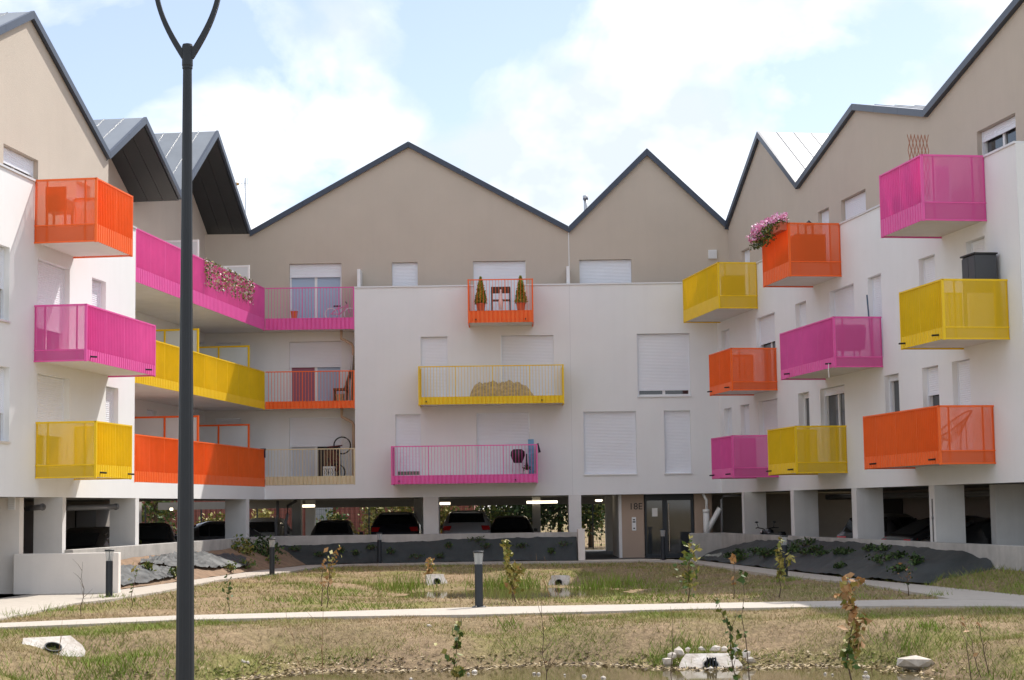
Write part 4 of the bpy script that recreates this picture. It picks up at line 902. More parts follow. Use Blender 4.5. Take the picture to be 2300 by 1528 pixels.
# flower box on the orange balcony of the right wing
a, b, dp, k = RB['R2']; base = WR.F((a + b) / 2, dp + .12, ZT[k] - .2)
fb = thing('flower_box', 'red flower box full of trailing pink petunias on the orange right balcony', 'flower box', base, world=True)
m = MB(); m.box(WR.F, a + .1, b - .05, dp + .01, dp + .2, ZT[k] - .2, ZT[k] + .02); m.build('box', TERRA, fb)
def cloud_on(W, s0, s1, t0, t1, z0, z1, n): 
    q = np.array([W.F(rng.uniform(s0, s1), rng.uniform(t0, t1), rng.uniform(z0, z1)) for _ in range(n)]); return q - np.array(base)
leafcloud('foliage', np.concatenate([cloud_on(WR, a + .05, b + .1, dp - .05, dp + .32, ZT[k] - .12, ZT[k] + .16, 420), cloud_on(WR, a + .8, b + .2, dp + .1, dp + .36, ZT[k] - .42, ZT[k], 380)]), .06, [LG, LD, LY], fb)
leafcloud('blossoms', np.concatenate([cloud_on(WR, a + .0, b + .1, dp - .05, dp + .34, ZT[k] + .06, ZT[k] + .3, 620), cloud_on(WR, b - 1.0, b + .25, dp + .1, dp + .42, ZT[k] - .2, ZT[k] + .12, 260)]), .075, [PETAL, PETAL, PETAL2], fb, aspect=1.0)
P = WR.F(a + 1.1, .55, ZF[k]); lan = thing('lantern', 'black garden lantern with heart cut-out behind the flower box', 'lantern', P, world=True)
m = MB(); z0 = ZT[k] - .1
for dx in (-.1, .1):
    for dy in (-.1, .1): m.bx(P[0] + dx - .015, P[0] + dx + .015, P[1] + dy - .015, P[1] + dy + .015, z0 - .1, z0 + .22)
m.bx(P[0] - .13, P[0] + .13, P[1] - .13, P[1] + .13, z0 - .12, z0 - .08); m.build('cage', BLACK, lan)
m = MB(); m.lathe([(.16, 0), (.05, .1), (.01, .14)], 4, (P[0], P[1], z0 + .22)); m.build('roof', BLACK, lan)
m = MB(); m.bx(P[0] - .2, P[0] + .2, P[1] - .2, P[1] + .2, ZF[k], z0 - .121); m.build('stand', BROWNW, lan)
# bench box behind
m = MB(); m.box(WR.F, a + .25, a + .75, .35, 1.25, ZF[k], ZF[k] + .85); tag(m.build('storage_box', WOODB, bevel=.02), 'dark storage box behind the end panel of the orange flower balcony', 'box')
# trellis and cabinets on the pink top balcony
a, b, dp, k = RB['R3']; s_ = a + 1.1; z1 = WR.sz(2060, 316, .9)[1]
t0, t1 = sorted((WR.t_of(2038, s_, z1), WR.t_of(2085, s_, z1)))
tr = thing('trellis', 'brown expanding wooden trellis rising above the pink top balcony', 'trellis', WR.F(s_, (t0 + t1) / 2, ZF[k]), world=True)
for i in range(6):
    for d in (-1, 1):
        u0 = t0 + (t1 - t0) * (i + .5) / 6; m = MB()
        for seg in range(4):
            za, zb_ = ZF[k] + .3 + (z1 - ZF[k] - .3) * seg / 4, ZF[k] + .3 + (z1 - ZF[k] - .3) * (seg + 1) / 4; dd = d * (1 if seg % 2 else -1) * (t1 - t0) / 12
            m.tube([WR.F(s_ + d * .006, u0 - dd, za), WR.F(s_ + d * .006, u0 + dd, zb_)], .011, 5)
        m.build('lath', TRELL, tr, fix=False)
m = MB(); m.box(WR.F, a + 1.7, a + 2.2, .5, 1.1, ZF[k], ZT[k] + .1); tag(m.build('cabinet', WHITEB, bevel=.015), 'white cabinet beside the trellis on the pink top balcony', 'cabinet')
m = MB(); m.box(WR.F, a + .3, a + .6, .75, 1.1, ZF[k], ZF[k] + .95); tag(m.build('pedestal', WHITEB, bevel=.02), 'white pillar seen through the end panel of the pink top balcony', 'pedestal')
# dark cabinet on the yellow balcony
a, b, dp, k = RB['R6']; zt_ = WR.sz(2235, 562, .3)[1]
cb = thing('storage_cabinet', 'tall slate grey storage cabinet on the near yellow right balcony', 'cabinet', WR.F(a + .7, .35, ZF[k]), world=True)
m = MB(); m.box(WR.F, a + .3, a + 1.0, .1, .62, ZF[k], zt_ - .04); m.build('body', SLATE, cb, bevel=.02)
m = MB(); m.box(WR.F, a + .27, a + 1.03, .08, .66, zt_ - .035, zt_); m.build('lid', BLACK, cb)
for t in (.1, .37): m = MB(); m.box(WR.F, a + .31 + (t - .1) * 1.3, a + .64 + (t - .1) * 1.3, .622, .636, ZF[k] + .06, zt_ - .08); m.build('door', SLATE, cb)
m = MB(); m.box(WR.F, a + .12, a + .2, .25, .9, ZF[k], ZF[k] + .8); tag(m.build('folded_table', WHITEB, bevel=.03), 'pale folded table behind the end panel of the near yellow balcony', 'table')
# pink middle balcony: covered grill, blue pole
a, b, dp, k = RB['R5']
gr = thing('covered_grill', 'grill under a cloth cover behind the pink middle right balcony panel', 'grill', WR.F(a + .6, .8, ZF[k]), world=True)
m = MB(); m.ring([[WR.F(a + .6 + .3 * x * q, .75 + .42 * y * q, ZF[k] + z) for x, y in ((-1, -1), (1, -1), (1.05, 0), (1, 1), (-1, 1), (-1.05, 0))] for z, q in ((.25, .92), (.5, .95), (.8, 1.0), (.92, .9))]); m.build('cover', mat('grey_cover', (.28, .26, .26), .9, var=.2), gr)
for x in (-.2, .2): m = MB(); m.tube([WR.F(a + .6 + x, .5, ZF[k]), WR.F(a + .6 + x, .5, ZF[k] + .3)], .02, 6); m.tube([WR.F(a + .6 + x, 1.0, ZF[k]), WR.F(a + .6 + x, 1.0, ZF[k] + .3)], .02, 6); m.build('leg', BLACK, gr)
m = MB(); m.tube([WR.F(a + .45, .12, ZF[k]), WR.F(a + .5, .2, ZF[k] + 1.75)], .022, 8); tag(m.build('parasol_pole', mat('steel_blue', (.06, .11, .17), .4)), 'thin steel blue pole leaning on the pink middle right balcony', 'pole')
m = MB(); q = b - 3.4; m.tube([WR.F(q - 1.0, dp + .1, ZB[k] + .1), WR.F(q - 1.02, dp + .12, ZB[k] - .1), WR.F(q - 1.0, dp + .1, ZB[k] - .28)], .012, 6); tag(m.build('rag', WHITEB), 'white string of rag hanging from the pink middle balcony spout', 'rag')
# round wire chair on the orange lower balcony
a, b, dp, k = RB['R9']
ch_ = thing('wire_chair', 'round string chair on thin legs behind the orange lower right balcony panel', 'chair', WR.F(a + .7, .7, ZF[k]), world=True)
cx0, cs0 = .72, a + .75
def chp(u, v):   # shell: u around the rim, v 0 rim .. 1 seat
    x, y = math.cos(u) * (1 - v * .72), math.sin(u) * (1 - v * .72)
    return WR.F(cs0 + y * .38, cx0 - .06 - x * .42 - v * .05, ZF[k] + .66 + x * .26 - v * .30 + .05 * math.cos(u))
m = MB(); m.tube([chp(i * 2 * math.pi / 24, 0) for i in range(25)], .016, 6); m.build('rim', BLACK, ch_)
m = MB()
for i in range(36): m.tube([chp(i * 2 * math.pi / 36, v) for v in (0, .35, .7, 1)], .005, 4)
m.build('strings', BLACK, ch_, fix=False)
for u in (.6, 2.4, 3.9, 5.5):
    f0 = chp(u, .5); m = MB(); m.tube([f0, WR.F(cs0 + math.sin(u) * .36, cx0 - math.cos(u) * .36, ZF[k])], .011, 6); m.build('leg', BLACK, ch_)
# left top balcony: wicker chair and table
a, b = LB[0]; k = 2
wc = thing('wicker_chair', 'brown wicker armchair on the orange top left balcony', 'chair', WL.F(a + .5, .45, ZF[k]), world=True)
m = MB(); m.box(WL.F, a + .2, a + .7, .2, .72, ZF[k] + .38, ZF[k] + .46); m.build('seat', WOODB, wc)
m = MB(); m.box(WL.F, a + .16, a + .22, .2, .72, ZF[k] + .46, ZF[k] + .98); m.build('backrest', WOODB, wc, bevel=.02)
for t in (.2, .68): m = MB(); m.box(WL.F, a + .2, a + .7, t, t + .05, ZF[k] + .46, ZF[k] + .68); m.build('armrest', WOODB, wc)
for s__ in (a + .2, a + .64):
    for t in (.2, .66): m = MB(); m.box(WL.F, s__, s__ + .05, t, t + .05, ZF[k], ZF[k] + .38); m.build('leg', WOODB, wc)
tb = thing('balcony_table', 'pale table top on the orange top left balcony', 'table', WL.F(a + 1.5, .9, ZF[k]), world=True)
m = MB(); m.box(WL.F, a + 1.0, a + 1.9, .5, 1.2, ZF[k] + .7, ZF[k] + .74); m.build('top', WHITEB, tb)
for s__ in (a + 1.05, a + 1.8):
    for t in (.55, 1.1): m = MB(); m.box(WL.F, s__, s__ + .04, t, t + .04, ZF[k], ZF[k] + .7); m.build('leg', WHITEB, tb)
# middle orange balcony: two potted conifers, dark table
CON1, CON2 = leaf_mat('conifer_green', (.22, .32, .05), (.14, .22, .035)), leaf_mat('conifer_lime', (.38, .42, .06), (.24, .29, .045))
def conifer(label, X, Y, z, h):
    t = thing('potted_conifer', label, 'potted plant', (X, Y, z), 'conifers on the middle orange balcony')
    m = MB(); m.lathe([(.12, 0), (.16, .3), (.175, .3), (.17, .33), (.02, .3)], 20); m.build('pot', TERRA, t, smooth=False)
    m = MB(); m.tube([(0, 0, .25), (0, 0, h * .9)], [.02, .006], 6); m.build('trunk', BARK, t)
    u = rng.uniform(0, 1, 1500) ** .9; ang = rng.uniform(0, 6.28, 1500); r = .24 * (1 - u) ** .8 * rng.uniform(.5, 1, 1500)
    leafcloud('crown', np.stack([r * np.cos(ang), r * np.sin(ang), .33 + u * (h - .35)], -1), .05, [CON1, CON2], t, aspect=2.2)
X1, X2 = on_y(1080, 690, 61)[0], on_y(1170, 690, 61)[0]
conifer('left cone-shaped potted conifer on the middle orange balcony', X1, 60.95, ZF[2], 1.28); conifer('right cone-shaped potted conifer on the middle orange balcony', X2, 60.95, ZF[2], 1.3)
xt = on_y(1125, 690, 61.1)[0]
tb = thing('garden_table', 'dark slatted folding table and bench between the two potted conifers', 'table', (xt, 61.1, ZF[2]), world=True)
for z, y0, y1 in ((.92, 60.95, 61.35), (.45, 60.8, 61.1)):
    for i in range(4): m = MB(); m.bx(xt - .34, xt + .34, y0 + i * (y1 - y0) / 4, y0 + (i + .85) * (y1 - y0) / 4, ZF[2] + z - .04 - (.03 * i if z > .5 else 0), ZF[2] + z); m.build('slat', BROWNW, tb)
m = MB(); m.bx(xt - .34, xt + .34, 60.93, 60.95, ZF[2] + .68, ZF[2] + .9); m.build('apron', BROWNW, tb)
for dx in (-.34, .30):
    m = MB(); m.bx(xt + dx, xt + dx + .05, 60.96, 61.01, ZF[2], ZF[2] + .88); m.build('leg', BROWNW, tb); m = MB(); m.bx(xt + dx, xt + dx + .05, 61.28, 61.33, ZF[2], ZF[2] + .8); m.build('leg', BROWNW, tb)
m = MB(); m.lathe([(.07, .1), (.09, .4), (.05, .55), (.025, .75), (.03, .8), (.01, .81)], 14, (xt, 60.85, ZF[2])); tag(m.build('vase', WHITEB, smooth=True), 'pale slim vase in front of the dark balcony table', 'vase')
# middle yellow balcony: heap under burlap
x0, x1 = on_y(1055, 880, 61.3)[0], on_y(1200, 880, 61.3)[0]; uu, vv = np.meshgrid(np.linspace(0, 1, 60), np.linspace(0, 1, 22))
hh = np.array([[(.46 if u < .78 else .46 - (u - .78) * 1.5) * min(1, u * 9) ** .6 * min(1, (1 - u) * 9) ** .5 * math.sin(math.pi * v) ** .45 * (1 + .3 * nz(u * 5, v * 2, 2.2) + .12 * ridg(u * 9, v * 3, 1.6)) for u in uu[0]] for v in vv[:, 0]])
tag(grid_mesh('burlap_heap', x0 + (x1 - x0) * uu, 60.85 + .75 * vv, ZF[1] + .02 + np.maximum(hh, 0), BURL), 'low heap under straw brown burlap on the middle yellow balcony', 'covered heap')
# middle pink balcony: folded chairs with a black cloth, blue box, bottle, pot
xk = lambda px: on_y(px, 1050, 61.2)[0]; zk = ZF[0]
fc_ = thing('folding_chair', 'folded chair draped with a black jacket on the middle pink balcony', 'chair', (xk(1163), 61.2, zk), world=True)
for dx in (-.2, -.08, .08, .2): m = MB(); m.tube([(xk(1163) + dx, 61.1, zk), (xk(1163) + dx * .8, 61.3, zk + .7)], .012, 6); m.build('leg', GALV, fc_)
m = MB(); m.ring([[(xk(1163) + x * q, 61.2 + y * q * .5, zk + z) for x, y in ((-.24, -.2), (.0, -.28), (.24, -.2), (.26, .15), (0, .22), (-.25, .15))] for z, q in ((.42, .55), (.55, .8), (.68, 1), (.82, .95), (.9, .6))]); m.build('jacket', NAVYC if False else BLACK, fc_, smooth=True)
m = MB(); m.bx(xk(1187), xk(1200), 61.3, 61.6, zk, zk + 1.25); bb = m.build('tall_box', BLUEB, bevel=.01); tag(bb, 'tall blue printed box in the right corner of the middle pink balcony', 'box')
m = MB(); m.lathe([(.05, 0), (.055, .3), (.03, .42), (.02, .7), (.025, .72), (.01, .73)], 12, (xk(1183), 61.0, zk)); tag(m.build('bottle', BLACK, smooth=True), 'dark tall bottle between jacket and blue box', 'bottle')
m = MB(); m.lathe([(.06, 0), (.08, .15), (.085, .16), (.02, .14)], 14, (xk(1184) - .02, 60.85, zk)); pt = thing('potted_plant', 'small white plant pot on the middle pink balcony', 'potted plant', (xk(1184) - .02, 60.85, zk), world=True); m.build('pot', WHITEB, pt)
leafcloud('leaves', rng.normal(size=(60, 3)) * .05 + np.array([0, 0, .22]), .05, [LG, LD], pt)
xr_ = on_y(1207, 1005, 60.66)[0]
m = MB(); m.hexa([(xr_ - .02, 60.7, 4.08), (xr_ + .03, 60.7, 4.08), (xr_ + .03, 61.1, 4.08), (xr_ - .02, 61.1, 4.08), (xr_ - .02, 60.72, 4.1), (xr_ + .05, 60.72, 4.1), (xr_ + .05, 61.1, 4.1), (xr_ - .02, 61.1, 4.1)]); m.hexa([(xr_ + .03, 60.7, 3.78), (xr_ + .12, 60.75, 3.8), (xr_ + .12, 61.05, 3.8), (xr_ + .04, 61.1, 3.78), (xr_ + .012, 60.7, 4.085), (xr_ + .04, 60.72, 4.095), (xr_ + .04, 61.08, 4.095), (xr_ + .012, 61.1, 4.085)]); tag(m.build('cloth', NAVYC), 'dark cloth hung over the right end of the middle pink balcony', 'cloth')
# gallery: bucket, child's bike, chair, boards, bicycle, box, towel, leaf garland
gx = lambda px, t=.6: on_y(px, 700, D + t)[0]
bk = thing('bucket', 'orange bucket with handle on the pink gallery', 'bucket', (gx(662), D + .45, ZF[2]))
m = MB(); m.lathe([(.1, 0), (.13, .3), (.14, .3), (.14, .32), (.12, .31), (.09, .03)], 20); m.build('pail', ORB, bk)
m = MB(); m.tube([(.14 * math.cos(q), 0, .31 + .1 * math.sin(q)) for q in np.linspace(0, math.pi, 9)], .006, 5); m.build('handle', GALV, bk)
def bicycle(label, loc, rotz, fm, wm, R=.2, sc_=1.0, tilt=0):
    t = thing('bicycle', label, 'bicycle', loc, rotz=rotz)
    W_ = 1.65 * R
    for x in (-W_, W_):
        m = MB(); m.tube([(x + R * math.cos(q), 0, R + R * math.sin(q)) for q in np.linspace(0, 2 * math.pi, 25)], .022 * sc_, 6); wh = m.build('wheel', wm, t)
        m = MB()
        for i in range(8): q = i * math.pi / 4; m.tube([(x, 0, R), (x + R * math.cos(q), 0, R + R * math.sin(q))], .003, 4)
        m.build('spokes', GALV, wh, fix=False)
    m = MB(); h = 2.2 * R
    for pth in ([(-W_, 0, R), (-.1 * R, 0, R * .95), (W_ * .72, 0, h)], [(-.1 * R, 0, R * .95), (-.5 * R, 0, h * 1.02)], [(-W_, 0, R), (-.45 * R, 0, h * .9)], [(-.42 * R, 0, h * .85), (W_ * .68, 0, h * 1.1)], [(W_, 0, R), (W_ * .66, 0, h * 1.25)]): m.tube(pth, .02 * sc_, 6)
    m.build('frame', fm, t)
    m = MB(); m.ring([[(-.55 * R + x, y, h * 1.05 + z) for y, z in ((-.06, 0), (0, .04), (.06, 0), (0, -.02))] for x in (-.13, .0, .12)]); m.build('saddle', BLACK, t)
    m = MB(); m.tube([(W_ * .60, -.22 * sc_, h * 1.34), (W_ * .66, 0, h * 1.28), (W_ * .60, .22 * sc_, h * 1.34)], .014, 6); m.build('handlebar', BLACK, t)
    return t
bicycle("small pink and white child's bicycle on the pink gallery", (gx(765), D + .55, ZF[2]), 0, PINKB, WHITEB, .21, 1.1)
bi = bicycle('dark mountain bicycle stood upright on the cream gallery', (gx(779, .5), D + .5, ZF[0] + .02), R_(0), mat('bike_red_black', (.12, .02, .02), .4), RUBBER, .3, 1.2); bi.rotation_euler = (0, R_(-78), R_(15)); bi.location.z += .6
bx_ = thing('toy_box', 'white box with black scribbles on the cream gallery', 'box', (gx(740), D + .4, ZF[0]), world=True)
m = MB(); m.bx(gx(726), gx(752), D + .3, D + .65, ZF[0], ZF[0] + .42); m.build('box', WHITEB, bx_, bevel=.02)
for i in range(5): m = MB(); xx = gx(729 + i * 4.5); m.tube([(xx, D + .29, ZF[0] + .1), (xx + .03, D + .29, ZF[0] + .2), (xx - .01, D + .29, ZF[0] + .32), (xx + .05, D + .29, ZF[0] + .34)], .012, 5); m.build('scribble', BLACK, bx_)
m = MB(); m.bx(gx(726), gx(755), D + .75, D + .95, ZF[0], ZF[0] + 1.0); tag(m.build('cupboard', WOODB, bevel=.01), 'brown wooden cupboard behind the bicycle on the cream gallery', 'cupboard')
wc = thing('wooden_chair', 'dark wooden high-backed chair with a basket on the orange gallery', 'chair', (gx(772), D + .6, ZF[1]), world=True)
xc = gx(772); m = MB(); m.bx(xc - .38, xc + .15, D + .4, D + .85, ZF[1] + .42, ZF[1] + .5); m.build('seat', WOODB, wc, bevel=.01)
m = MB(); m.hexa([(xc + .02, D + .4, ZF[1] + .5), (xc + .12, D + .4, ZF[1] + .5), (xc + .12, D + .85, ZF[1] + .5), (xc + .02, D + .85, ZF[1] + .5), (xc + .22, D + .4, ZF[1] + 1.15), (xc + .3, D + .4, ZF[1] + 1.15), (xc + .3, D + .85, ZF[1] + 1.15), (xc + .22, D + .85, ZF[1] + 1.15)]); m.build('backrest', WOODB, wc)
for dx in (-.36, .08):
    for dy in (.42, .8): m = MB(); m.bx(xc + dx, xc + dx + .05, D + dy, D + dy + .04, ZF[1], ZF[1] + .42); m.build('leg', WOODB, wc)
m = MB(); m.lathe([(.12, 0), (.16, .26), (.15, .27), (.02, .2)], 16, (xc - .15, D + .6, ZF[1] + .02)); tag(m.build('basket', BURL), 'straw basket under the dark wooden gallery chair', 'basket')
for i, dx in enumerate((.0, .07)):
    m = MB(); xb_ = XL - .22 + dx; m.hexa([(xb_ - .08, D + .45, ZF[1]), (xb_ - .06, D + .45, ZF[1]), (xb_ - .06, D + .7, ZF[1]), (xb_ - .08, D + .7, ZF[1]), (xb_ + .02, D + .45, ZF[1] + 1.5 + .2 * i), (xb_ + .04, D + .45, ZF[1] + 1.5 + .2 * i), (xb_ + .04, D + .7, ZF[1] + 1.5 + .2 * i), (xb_ + .02, D + .7, ZF[1] + 1.5 + .2 * i)]); tag(m.build('white_board', WHITEB), ('shorter' if i == 0 else 'taller') + ' white board leaning at the right end of the orange gallery', 'board')
m = MB(); P = WL.F(-.35, -.2, ZF[1] + .65); m.lathe([(.13 * math.sin(q) + .002, -.13 * math.cos(q)) for q in np.linspace(0, math.pi, 9)], 14, P); tag(m.build('balloon', PINKB, smooth=True), 'pink balloon at the corner of the yellow gallery rail', 'balloon')
m = MB(); m.bx(CORN - .18, CORN + .03, D - .06, D - .02, ZT[0] - .3, ZT[0] + .02); m.bx(CORN - .16, CORN + .03, D - .02, D + .14, ZT[0] + .004, ZT[0] + .03); tag(m.build('towel', NAVYC), 'navy towel hung over the corner of the orange gallery rail', 'towel')
s0, s1 = WL.s_of(455, .02, 9.5), WL.s_of(568, .02, 9.3)
ga = thing('leaf_garland', 'leafy garland hung over the pink gallery rail', 'garland', WL.F((s0 + s1) / 2, .04, ZT[2]), world=True)
gm = []; m = MB()
for i in range(44):
    s__ = s0 + (s1 - s0) * (i + rng.uniform(0, .8)) / 44; ln = .35 + .55 * abs(math.sin(i * .9)) ** .6; ln = min(ln, 1.05)
    m.tube([WL.F(s__, .03, ZT[2] + .02), WL.F(s__ + .03, .05, ZT[2] - ln)], .005, 4)
    gm += [np.array(WL.F(s__ + rng.normal() * .05, .05 + rng.uniform(0, .05), ZT[2] + .03 - ln * rng.uniform(0, 1))) for _ in range(int(26 * ln))]
m.build('stems', BARK, ga, fix=False); gq = np.array(gm) - np.array(OFF[ga])
leafcloud('leaves', gq, .065, [mat('leaf_pale', (.62, .60, .5), .4), LYB, LG, mat('leaf_olive', (.2, .2, .07), .5)], ga, aspect=1.2)

# ================================================================== pond outlets
PALE = mat('pale_cast_concrete', (.64, .60, .55), .9, c2=(.40, .34, .28), vscale=5, bump=.6, bscale=20); STONE = mat('pale_stone', (.60, .53, .45), .9, var=.35, vscale=5, bump=.5, bscale=14)
def outlet(label, px, py, wd, hg, rotz, tilt, hole=True, grate=False, dz=0):
    P = on_ground(px, py); t = thing('pond_outlet', label, 'drain outlet', (P[0], P[1], P[2] + dz), 'concrete pipe outlets on the pond banks', rotz)
    n = 20; hx, hz_, hr = 0, hg * .42, min(wd, hg) * .24
    rot = Matrix.Rotation(-tilt, 3, 'X')
    m = MB(); th = .12
    # slab with a round hole: outer rectangle to circle fan, front and back, joined
    outer = []
    for i in range(n):
        q = 2 * math.pi * i / n; c_, s_ = math.cos(q), math.sin(q); k_ = 1 / max(abs(c_) / (wd / 2), abs(s_) / (hg * .55)); outer.append((c_ * k_ * (1 - .12 * (s_ > .3)), s_ * k_ + hg * .5))
    inner = [(hx + hr * math.cos(2 * math.pi * i / n), hz_ + hr * math.sin(2 * math.pi * i / n)) for i in range(n)]
    tr_ = lambda x, y, z: tuple(rot @ Vector((x, y, z)))
    for y, flip in ((0, 0), (th, 1)):
        for i in range(n):
            j = (i + 1) % n; m.face([tr_(outer[i][0], y, outer[i][1]), tr_(outer[j][0], y, outer[j][1]), tr_(inner[j][0], y, inner[j][1]), tr_(inner[i][0], y, inner[i][1])])
    for L__ in (outer, inner):
        for i in range(n): j = (i + 1) % n; m.face([tr_(L__[i][0], 0, L__[i][1]), tr_(L__[j][0], 0, L__[j][1]), tr_(L__[j][0], th, L__[j][1]), tr_(L__[i][0], th, L__[i][1])])
    m.build('headwall', PALE, t)
    m = MB(); m.ring([[tr_(hx + r * math.cos(2 * math.pi * i / n), y, hz_ + r * math.sin(2 * math.pi * i / n)) for i in range(n)] for y, r in ((-.04, hr * 1.02), (-.04, hr * .86), (.5, hr * .86))], caps=False); m.face([tr_(hx + hr * .86 * math.cos(2 * math.pi * i / n), .5, hz_ + hr * .86 * math.sin(2 * math.pi * i / n)) for i in range(n)]); m.build('pipe', BLACK, t, fix=False)
    if grate:
        for i in range(4): x = hr * (-.6 + .4 * i); m = MB(); m.tube([tr_(x, -.03, hz_ - hr * .8), tr_(x * .8, -.16, hz_), tr_(x * .5, -.04, hz_ + hr * .95)], .014, 6); m.build('grate_bar', DARKM, t)
    return t
def stone(parent, x, y, z, sz):
    bm = bmesh.new(); bmesh.ops.create_icosphere(bm, subdivisions=1, radius=1)
    sx, sy, sz2 = sz * random.uniform(.8, 1.3), sz * random.uniform(.7, 1), sz * random.uniform(.6, .9); o_ = random.uniform(0, 99)
    for v in bm.verts:
        k_ = 1 + .55 * MN.noise(v.co * 1.6 + Vector((o_, 0, 0))); v.co = Vector((v.co.x * sx * k_, v.co.y * sy * k_, v.co.z * sz2 * k_))
    me = bpy.data.meshes.new('stone'); bm.to_mesh(me); bm.free(); me.materials.append(STONE)
    o = bpy.data.objects.new('stone', me); col.objects.link(o); o.location = (x, y, z); o.rotation_euler = (0, 0, random.uniform(0, 3)); o.parent = parent; return o
outlet('large tilted concrete pipe outlet on the left bank of the near pond', 128, 1472, .95, .55, R_(32), R_(62), dz=-.02)
outlet('small concrete pipe outlet left of the nearest bollard at the far pond', 985, 1313, .62, .44, R_(25), R_(38), dz=-.08)
outlet('small concrete pipe outlet at the right side of the far pond', 1252, 1313, .62, .44, R_(-20), R_(38), dz=-.08)
o4 = outlet('stone-edged concrete outlet with a barred grille at the near pond', 1600, 1496, .95, .52, 0, R_(58), grate=True, dz=-.03)
for i in range(12):
    q = math.pi * i / 11; v_ = .04 + .66 * math.sin(q) ** .5; p_ = Matrix.Rotation(-R_(58), 3, 'X') @ Vector((-.66 * math.cos(q), .02, v_)); stone(o4, p_.x + random.uniform(-.03, .03), p_.y, p_.z, .085 * random.uniform(.6, 1.25))
P = on_ground(2057, 1487); t = thing('stone_slab', 'flat pale stone slab at the right water edge of the near pond', 'stone', (P[0], P[1], P[2] + .1)); stone(t, 0, 0, 0, .3).scale = (1.1, .8, .45); stone(t, .34, -.1, -.05, .12)

# ================================================================== saplings, shrubs, weeds
def stem_pts(P, T, n=6, wob=.05):
    P, T = np.array(P, float), np.array(T, float); L_ = np.linalg.norm(T - P); o = [P]
    for i in range(1, n): q = i / n; o.append(P + (T - P) * q + rng.normal(size=3) * wob * L_ * .35 * np.array([1, .6, .1]))
    return o + [T]
def sapling(label, base, top, leaves=(), Y=None, r=.012, br=3, name='sapling', cat='sapling', bark=BARK):
    """thin young plant: base and top as seen, leaves = (from, to, count, size, spread, materials)"""
    if Y is None: P = on_ground(*base)
    else: q = on_y(base[0], base[1], Y); P = (q[0], Y, hz(q[0], Y))
    T = on_y(top[0], top[1], P[1]); T = (T[0], P[1] + rng.uniform(-.1, .1), T[2])
    t = thing(name, label, cat, P, world=True)
    S = stem_pts(P, T); m = MB(); m.tube(S, [r * (1 - .75 * i / (len(S) - 1)) for i in range(len(S))], 6); m.build('stem', bark, t, smooth=True)
    ends = []
    for k in range(br):
        i = 2 + k % 4; p0 = np.array(S[min(i, len(S) - 2)]); L_ = np.linalg.norm(np.array(T) - np.array(P)); d = np.array([rng.uniform(-1, 1), rng.uniform(-.7, .7), rng.uniform(.6, 1.4)]); d *= L_ * rng.uniform(.14, .3) / np.linalg.norm(d)
        m = MB(); m.tube([p0, p0 + d * .5 + rng.normal(size=3) * .01, p0 + d], [r * .5, r * .35, r * .15], 5); m.build('branch', bark, t, smooth=True); ends.append((p0, p0 + d))
    for f0, f1, n, sz, sp, mm in leaves:
        pts = []
        for _ in range(n):
            if ends and rng.uniform() < .3: a_, b_ = ends[rng.integers(len(ends))]; p = a_ + (b_ - a_) * rng.uniform(.3, 1.05)
            else: u = rng.uniform(f0, f1) * (len(S) - 1); i = min(int(u), len(S) - 2); p = np.array(S[i]) * (1 - u + i) + np.array(S[i + 1]) * (u - i)
            pts.append(p + rng.normal(size=3) * sp)
        leafcloud('leaves', np.array(pts) - np.array(OFF[t]), sz, mm, t)
    return t
sapling('sapling with curled orange-brown upper leaves in the near pond on the right', (1912, 1528), (1902, 1290), [(.55, 1, 110, .085, .045, [LO, LO, LYB]), (.22, .58, 70, .08, .04, [LY, LYB, LG])], Y=24.3, r=.014, br=4)
sapling('slender green sapling with dangling leaves left of the barred outlet stones', (1672, 1528), (1607, 1330), [(.2, .95, 75, .055, .03, [LG, LY])], Y=24.2, r=.011)
sapling('tall thin sapling with one tuft of green leaves at its tip', (1682, 1528), (1666, 1285), [(.9, 1, 16, .06, .03, [LG]), (.2, .8, 14, .04, .015, [LG])], Y=24.25, r=.01, br=1)
sapling('yellow-leaved narrow sapling beside the reeds of the far pond', (1158, 1352), (1132, 1217), [(.25, 1, 150, .085, .045, [LYB, LY, LYB])], r=.015, br=2)
sapling('short orange-tipped sapling beside the reeds of the far pond', (1152, 1348), (1160, 1270), [(.3, 1, 70, .09, .06, [LO, LYB, LY])], br=2)
sapling('sapling with withered orange leaves on the left lawn', (734, 1366), (748, 1238), [(.55, 1, 42, .075, .07, [LO, LO, LYB])], br=5)
sapling('leaning thin twig next to the withered orange sapling', (722, 1362), (724, 1262), [(.7, 1, 10, .06, .04, [LO])], br=3)
sapling('small reddish sapling above the left outlet of the far pond', (962, 1308), (966, 1260), [(.2, 1, 60, .09, .07, [LO, LYB, LO])], br=3)
sapling('two-stemmed green leafy sapling left of the right path', (1545, 1352), (1548, 1222), [(.15, 1, 130, .075, .09, [LG, LY, LYB])], r=.016, br=6)
sapling('yellow-leaved sapling in front of the right bollard', (1750, 1342), (1754, 1208), [(.25, 1, 100, .075, .045, [LYB, LYB, LY])], r=.013, br=2)
sapling('thin sapling with one brown leaf tuft left of the right path', (1648, 1346), (1647, 1247), [(.85, 1, 12, .08, .03, [LO])], br=1)
sapling('thin dark twiggy sapling between right path and mound', (2041, 1338), (2038, 1262), [(.3, 1, 26, .05, .08, [LD, LO])], br=6)
sapling('leafy green sapling at the lower middle in the near pond', (1012, 1528), (1032, 1385), [(.0, .95, 90, .07, .035, [LG, LY, LYB])], Y=24.4, r=.011)
sapling('bare reddish twig rising right of the nearest bollard', (1228, 1528), (1215, 1345), [(.2, .8, 4, .05, .02, [LO])], Y=24.4, r=.010, br=5)
